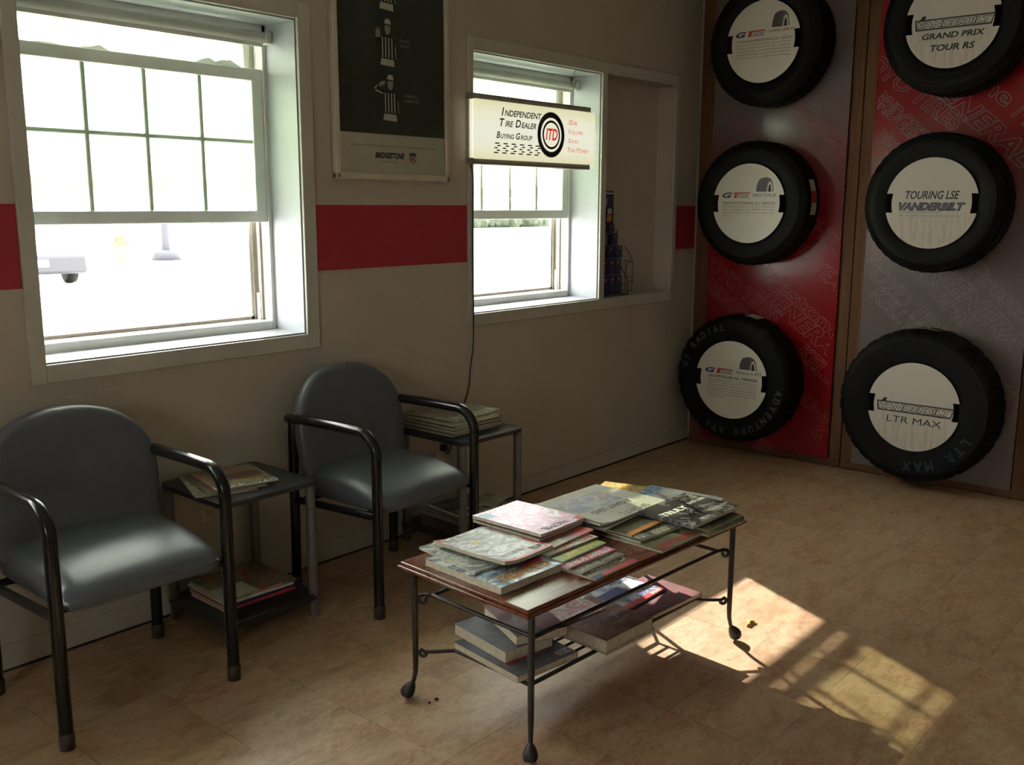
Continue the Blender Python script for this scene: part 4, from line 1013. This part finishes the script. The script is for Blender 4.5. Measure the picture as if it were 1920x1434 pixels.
# ------------------------------------------------------------------ wall poster in a cream frame
def poster():
    t = tag(empty('framed_poster', (2.773, 3.05, 1.548)), 'cream-framed poster of three striped referees on the wall between the windows', 'poster')
    L = Matrix.Translation((-2.773, -3.05, -1.548))
    xa, xb, za, zb, yf = 2.459, 3.090, 1.548, 2.48, 3.022
    g = G()
    g.rbox(xa, xa+.026, yf, 3.049, za, zb, .006, 3, 0, L); g.rbox(xb-.026, xb, yf, 3.049, za, zb, .006, 3, 0, L)
    g.rbox(xa, xb, yf, 3.049, za, za+.026, .006, 3, 0, L); g.rbox(xa, xb, yf, 3.049, zb-.026, zb, .006, 3, 0, L)
    g.build('frame', 'framewhite', t)
    g = G(); g.box(xa+.02, xb-.02, 3.034, 3.046, za+.02, zb-.02, 0, L)
    def f(k): return lambda u, v: L @ Vector((u, 3.034-.0004*k, v))
    g.poly([(xa+.026, 1.731), (xb-.026, 1.731), (xb-.026, zb-.026), (xa+.026, zb-.026)], f(1), 1)
    mats = ['posterwhite', 'posterdark', 'black', 'skin', 'red', 'blue', 'ink', 'posterwhite']
    def ref(cx, z0, pose):
        s = .178
        def P(l): return [(cx+a*s, z0+b*s) for a, b in l]
        g.poly(P([(-.20, 0), (.22, -.02), (.21, .13), (-.17, .14)]), f(2), 7)       # trousers
        g.poly(P([(-.17, .14), (.21, .13), (.24, .55), (.16, .66), (.03, .69), (-.10, .66), (-.18, .58)]), f(2), 2)
        for k in range(4):
            a = -.145+.095*k; g.poly(P([(a, .16), (a+.035, .16), (a+.03, .60), (a-.005, .60)]), f(3), 7)
        g.poly(P([(.22, .56), (.27, .40), (.31, .12), (.24, .10), (.20, .4)]), f(2), 2)
        g.poly(P([(.245, .45), (.262, .40), (.285, .15), (.268, .15), (.235, .42)]), f(3), 7)
        hd = [(.03+.085*math.cos(2*PI*i/14), .80+.125*math.sin(2*PI*i/14)) for i in range(14)]
        g.poly(P(hd), f(3), 3); g.poly(P([(-.02, .66), (.07, .66), (.07, .72), (-.02, .72)]), f(2), 3)
        g.poly(P([(-.07, .88), (.13, .87), (.12, .95), (.08, 1.0), (-.02, 1.0), (-.06, .95)]), f(4), 7)
        g.poly(P([(-.075, .865), (.135, .855), (.13, .885), (-.07, .895)]), f(5), 2)
        for ex in (-.005, .06): g.poly(P([(ex-.014, .82), (ex+.014, .82), (ex+.012, .832), (ex-.012, .832)]), f(5), 2)
        g.poly(P([(.01, .735), (.05, .735), (.045, .745), (.015, .745)]), f(5), 4)
        if pose == 0:
            g.poly(P([(-.17, .60), (-.20, .46), (-.36, .50), (-.33, .58), (-.22, .56)]), f(2), 2)
            g.poly(P([(-.33, .56), (-.18, .60), (-.19, .72), (-.22, .80), (-.25, .74), (-.28, .80), (-.30, .73), (-.33, .74)]), f(3), 3)
        else:
            g.poly(P([(-.14, .62), (-.17, .50), (-.46, .60), (-.50, .66), (-.40, .78), (-.30, .74), (-.36, .66), (-.2, .66)]), f(2), 2)
            g.poly(P([(-.44, .62), (-.20, .56), (-.19, .59), (-.42, .655)]), f(3), 7); g.poly(P([(-.47, .67), (-.38, .755), (-.35, .74), (-.44, .655)]), f(3), 7)
            g.poly(P([(-.32, .72), (-.18, .76), (-.12, .82), (-.14, .86), (-.24, .84), (-.32, .78)]), f(3), 3)
    ref(2.742, 2.216, 0); ref(2.742, 2.002, 0); ref(2.752, 1.788, 1)
    g.text('PERSONAL', 2.815, 2.100, 2.868, 2.111, f(2), 3); g.text('CONTACT', 2.815, 2.080, 2.868, 2.091, f(2), 3)
    g.text('ADHERING IN', 2.832, 1.885, 2.905, 1.896, f(2), 3); g.text('CORNERING TURN', 2.828, 1.866, 2.918, 1.877, f(2), 3)
    g.text('For anyone who wants to get the most out of their tires, choose Bridgestone on the road.', 2.545, 1.677, 3.012, 1.690, f(1), 6)
    g.text('BRIDGESTONE', 2.668, 1.635, 2.830, 1.659, f(1), 2, .05, .3)
    g.text("It's Bridgestone or nothing", 2.70, 1.618, 2.79, 1.627, f(1), 6)
    sh = [(2.858, 1.664), (2.868, 1.660), (2.877, 1.666), (2.886, 1.660), (2.896, 1.664), (2.896, 1.632), (2.877, 1.618), (2.858, 1.632)]
    g.poly(sh, f(1), 5); g.poly([(2.861, 1.648), (2.893, 1.648), (2.893, 1.634), (2.877, 1.622), (2.861, 1.634)], f(2), 7)
    g.text('NFL', 2.863, 1.630, 2.891, 1.646, f(3), 4, .05)
    for k in range(3): g.text('*', 2.866+.009*k, 1.651, 2.872+.009*k, 1.657, f(2), 7)
    g.build('printed_poster', mats, t)
    g = G(); g.box(xa+.024, xb-.024, 3.0275, 3.0285, za+.024, zb-.024, 0, L); g.build('cover_pane', 'glass', t)
poster()

# ------------------------------------------------------------------ lit hanging sign
def sign():
    ox, oy, oz = 3.680, 3.0, 1.780
    t = tag(empty('hanging_sign', (ox, oy+.05, oz)), 'lit cream sign with a tire emblem hanging on chains before the smaller window', 'sign')
    D = -.05
    g = G(); w0, w1 = -.463, .424
    for z0, z1 in ((.131, .158), (-.150, -.123)): g.rbox(w0, w1, D+.012, D+.115, z0, z1, .003, 1)
    g.build('housing', 'alu', t)
    g = G()
    P = [(-.452, -.126), (.425, -.126), (.446, -.105), (.446, .110), (.432, .132), (-.452, .132)]
    g.prism(P, D, D+.02, lambda a, b, d: (a, d, b), 0)
    g.box(-.452, .415, D+.108, D+.112, -.124, .132); g.box(-.452, -.446, D+.015, D+.108, -.124, .132); g.box(.409, .415, D+.015, D+.108, -.124, .132)
    def f(k): return lambda u, v: (u, D-.0005*k, v)
    def caps(txt, u0, v0, u1, h, m, sh=.25, small=.74, bold=.02):
        ws = txt.split(' ')
        def wid(q): xs = [a for a, b in tgeo(q, bold, sh)[0]]; return max(xs)-min(xs)
        gap, sp = .07, .28
        tot = sum(wid(w[0])+(gap+wid(w[1:])*small if len(w) > 1 else 0) for w in ws)+sp*(len(ws)-1); k = (u1-u0)/tot; u = u0
        for w in ws:
            a = wid(w[0])*k; g.text(w[0], u, v0, u+a, v0+h, f(1), m, bold, sh); u += a
            if len(w) > 1:
                u += gap*k; a = wid(w[1:])*small*k; g.text(w[1:], u, v0, u+a, v0+h*small, f(1), m, bold, sh); u += a
            u += sp*k
    caps('INDEPENDENT', -.278, .070, .010, .037, 1); caps('TIRE DEALER', -.291, .023, -.030, .035, 1); caps('BUYING GROUP', -.313, -.031, -.058, .030, 1)
    for r_ in range(5):                           # tread print
        n = 7 if r_ % 2 == 0 else 6
        for i in range(7):
            u = -.333+.058*i+(.018 if r_ % 2 else 0)+.002*r_; v = -.098+.0105*r_; wd = .030 if r_ in (0, 4) else .022
            if u+wd > .03: continue
            g.poly([(u, v), (u+wd, v), (u+wd+.004, v+.0055), (u+.004, v+.0055)], f(1), 1)
    cx, cz = .084, .004
    n = 60; P = []
    for i in range(n*2): a = 2*PI*i/(n*2); rr = .109 if i % 2 else .1045; P.append((cx+rr*.98*math.cos(a), cz+rr*math.sin(a)))
    def ring(r, k, m): g.poly([(cx+r*math.cos(2*PI*i/48), cz+r*math.sin(2*PI*i/48)) for i in range(48)], f(k), m)
    g.poly(P, f(2), 1); ring(.080, 3, 0); ring(.068, 4, 1); ring(.057, 5, 0)
    g.text('ITD', .040, -.022, .132, .034, f(6), 2, .03, .2)
    caps('OUR', .224, .060, .290, .024, 3, .2, .74, .012); caps('VOLUME', .221, .016, .340, .024, 3, .2, .74, .012); caps('SAVES', .222, -.027, .301, .022, 3, .2, .74, .012); caps('YOU MONEY!', .217, -.071, .390, .024, 3, .2, .74, .012)
    g.build('sign_face', ['signface', 'black', 'signred', 'signorange'], t)
    for u, ub in ((-.462, -.475), (.335, .345)):
        g = G(); z0, z1 = .158, .334; n = 13
        for i in range(n):
            zc = z0+(z1-z0)*(i+.5)/n; hh = (z1-z0)/n*.68; uu = u+(ub-u)*i/n; pts = []
            for k in range(12):
                a = 2*PI*k/12; s_ = .0042*math.cos(a)
                pts.append((uu+(s_ if i % 2 else 0), .012+(0 if i % 2 else s_), zc+hh*math.sin(a)))
            g.tube(pts, .0011, 5, 0, False, None, True)
        g.tube(arc((ub, .338), .010, -PI/2, PI*.9, 10, lambda a, b: (a, .012, b)), .0016, 6)
        g.build('chain', 'chain', t)
sign()
g = G()
pts = [(3.222, 3.030, 1.640), (3.246, 3.032, 1.560), (3.240, 3.032, 1.30), (3.243, 3.031, 1.05), (3.243, 3.030, .914), (3.239, 3.030, .80), (3.231, 3.040, .703), (3.220, 3.043, .60), (3.170, 3.043, .50), (3.120, 3.042, .40), (3.085, 3.040, .33), (3.062, 3.036, .33), (3.046, 3.030, .352)]
def smooth(P, n=5):
    P = [Vector(p) for p in P]; out = []
    for i in range(len(P)-1):
        a, b, c, d = P[max(i-1, 0)], P[i], P[i+1], P[min(i+2, len(P)-1)]
        for k in range(n):
            s = k/n; out.append(.5*((2*b)+(c-a)*s+(2*a-5*b+4*c-d)*s*s+(3*b-a-3*c+d)*s**3))
    return out+[P[-1]]
g.tube(smooth(pts), .003, 8); g.rbox(3.030, 3.056, 3.018, 3.040, .345, .375, .004, 2)
tag(g.build('power_cord', 'black'), 'thin black cord hanging from the lit sign down the wall to an outlet', 'cord')
def outlet(x, z, label):
    t = tag(empty('wall_outlet', (x, 3.05, z)), label, 'outlet', 'wall outlets')
    g = G(); g.rbox(-.036, .036, -.006, 0, -.058, .058, .003, 2); g.build('cover_plate', 'outlet', t)
    for s in (-1, 1):
        g = G(); g.rbox(-.017, .017, -.008, -.005, s*.022-.014, s*.022+.014, .002, 1)
        for q in (-.007, .007): g.box(q-.0015, q+.0015, -.0083, -.0078, s*.022-.004, s*.022+.007, 1)
        g.build('socket', ['outlet', 'black'], t)
outlet(1.841, .362, 'beige wall outlet behind the side table between the chairs')
outlet(3.037, .367, 'beige wall outlet behind the right side table, the cord plugged in')

# ------------------------------------------------------------------ merchandise rack standing in the niche
def merch():
    y = 3.068
    t = tag(empty('wire_rack', (4.44, y, .953)), 'black wire counter rack with blue cartons and a header card in the wall niche', 'wire rack')
    g = G(); r = .0022
    for x in (-.125, .12):
        g.tube([(x, .0, .004), (x, .0, .085)], r, 6); g.tube([(x, .0, .004), (x, .082, .004)], r, 6)
        g.tube([(x, .082, .004), (x, .082, .36)], r, 6); g.tube([(x, .0, .085), (x, .082, .20)], r, 6)
    for zz, yy in ((.004, 0), (.03, 0), (.06, 0), (.004, .082), (.2, .082), (.36, .082)): g.tube([(-.125, yy, zz), (.12, yy, zz)], r, 6)
    g.tube([(.12, 0, .075), (.215, .02, .075)], r, 6)
    pl = [(.12, .03, .27), (.16, .03, .245), (.205, .03, .185), (.205, .03, .02), (.12, .03, .012)]
    g.tube(pl, r, 6); g.tube([(.12, .03, .19), (.205, .03, .185)], r, 6); g.tube([(.12, .03, .10), (.205, .03, .10)], r, 6); g.tube([(.205, .03, .185), (.205, .075, .17), (.205, .075, .02)], r, 6)
    g.build('wire_frame', 'iron', t)
    g = G(); g.box(-.12, .055, .066, .070, .385, .575)
    def f(k): return lambda u, v: (u, .066-.0005*k, v)
    g.poly([(-.12, .558), (.055, .558), (.055, .566), (-.12, .566)], f(1), 1); g.poly([(-.12, .49), (.0, .49), (.0, .54), (-.12, .54)], f(1), 3)
    g.text('BULBS', -.1, .50, -.01, .53, f(2), 1, .03, .2); g.poly([(-.01, .41), (.035, .41), (.04, .44), (-.005, .45)], f(1), 4); g.poly([(.0, .45), (.04, .45), (.04, .48), (.0, .48)], f(1), 1)
    g.build('header_card', ['boxblue', 'cream', 'ink', 'purple', 'orange'], t)
    rows = [(.010, .105, .012, [-.115, -.05, .015], 'bottom'), (.119, .085, .026, [-.105, -.04, .025], 'second'), (.208, .068, .040, [-.095, -.03, .055], 'third'), (.280, .062, .050, [-.09, .02], 'fourth'), (.346, .050, .056, [-.07, -.005], 'top')]
    pos = ['leftmost', 'middle', 'rightmost']
    for z0, h, yy, xs, nm in rows:
        for i, x in enumerate(xs):
            g = G(); w = .058
            g.box(4.44+x, 4.44+x+w, y+yy, y+yy+.022, .953+z0, .953+z0+h)
            def f2(k): return lambda u, v: (4.44+x+u, y+yy-.0004*k, .953+z0+v)
            g.text('H7', .012, h*.52, .045, h*.62, f2(1), 1, .02); g.text('LAMP', .012, h*.36, .045, h*.46, f2(1), 1); g.text('55W', .016, h*.22, .042, h*.31, f2(1), 1)
            g.poly([(.022, h*.72), (.040, h*.70), (.044, h*.84), (.026, h*.88)], f2(1), 2)
            q = pos[i] if len(xs) == 3 else ('left', 'right')[i]
            tag(g.build('small_carton', ['boxblue', 'ink', 'orange']), 'small dark blue carton, %s in the %s row of the wire rack' % (q, nm), 'carton', 'blue cartons in the wire rack')
merch()

# ------------------------------------------------------------------ bits on the floor
g = G(); rr = random.Random(3); n = 14
P = [(.026*(.55+.45*rr.random())*math.cos(2*PI*i/n)*1.25, .020*(.5+.5*rr.random())*math.sin(2*PI*i/n)) for i in range(n)]
vs = [(0, 0, .012)] + [(a, b, .002+.008*rr.random()) for a, b in P]
g.add(vs, [(0, 1+i, 1+(i+1) % n) for i in range(n)]); g.add([(v[0], v[1], v[2]-.0015) for v in vs], [(0, 1+(i+1) % n, 1+i) for i in range(n)])
tag(g.build('dry_leaf', 'leaf', None, (2.972, 1.447, .001)), 'crumpled yellow leaf on the sunlit floor', 'leaf')
for (x, y, r_, lb) in [(1.868, 1.902, .007, 'brown crumb on the floor right of the coffee table foot'), (1.842, 1.905, .0045, 'smaller brown crumb close to the coffee table foot')]:
    bm = bmesh.new(); bmesh.ops.create_icosphere(bm, subdivisions=2, radius=r_); rr = random.Random(int(r_*1e5))
    g = G(); g.add([(v.co.x*(1+.5*(rr.random()-.5)), v.co.y*(1+.5*(rr.random()-.5)), max(v.co.z*.6, -r_*.4)+r_*.4) for v in bm.verts], [[q.index for q in f.verts] for f in bm.faces]); bm.free()
    tag(g.build('floor_crumb', 'crumb', None, (x, y, 0)), lb, 'crumb', 'crumbs by the coffee table foot')
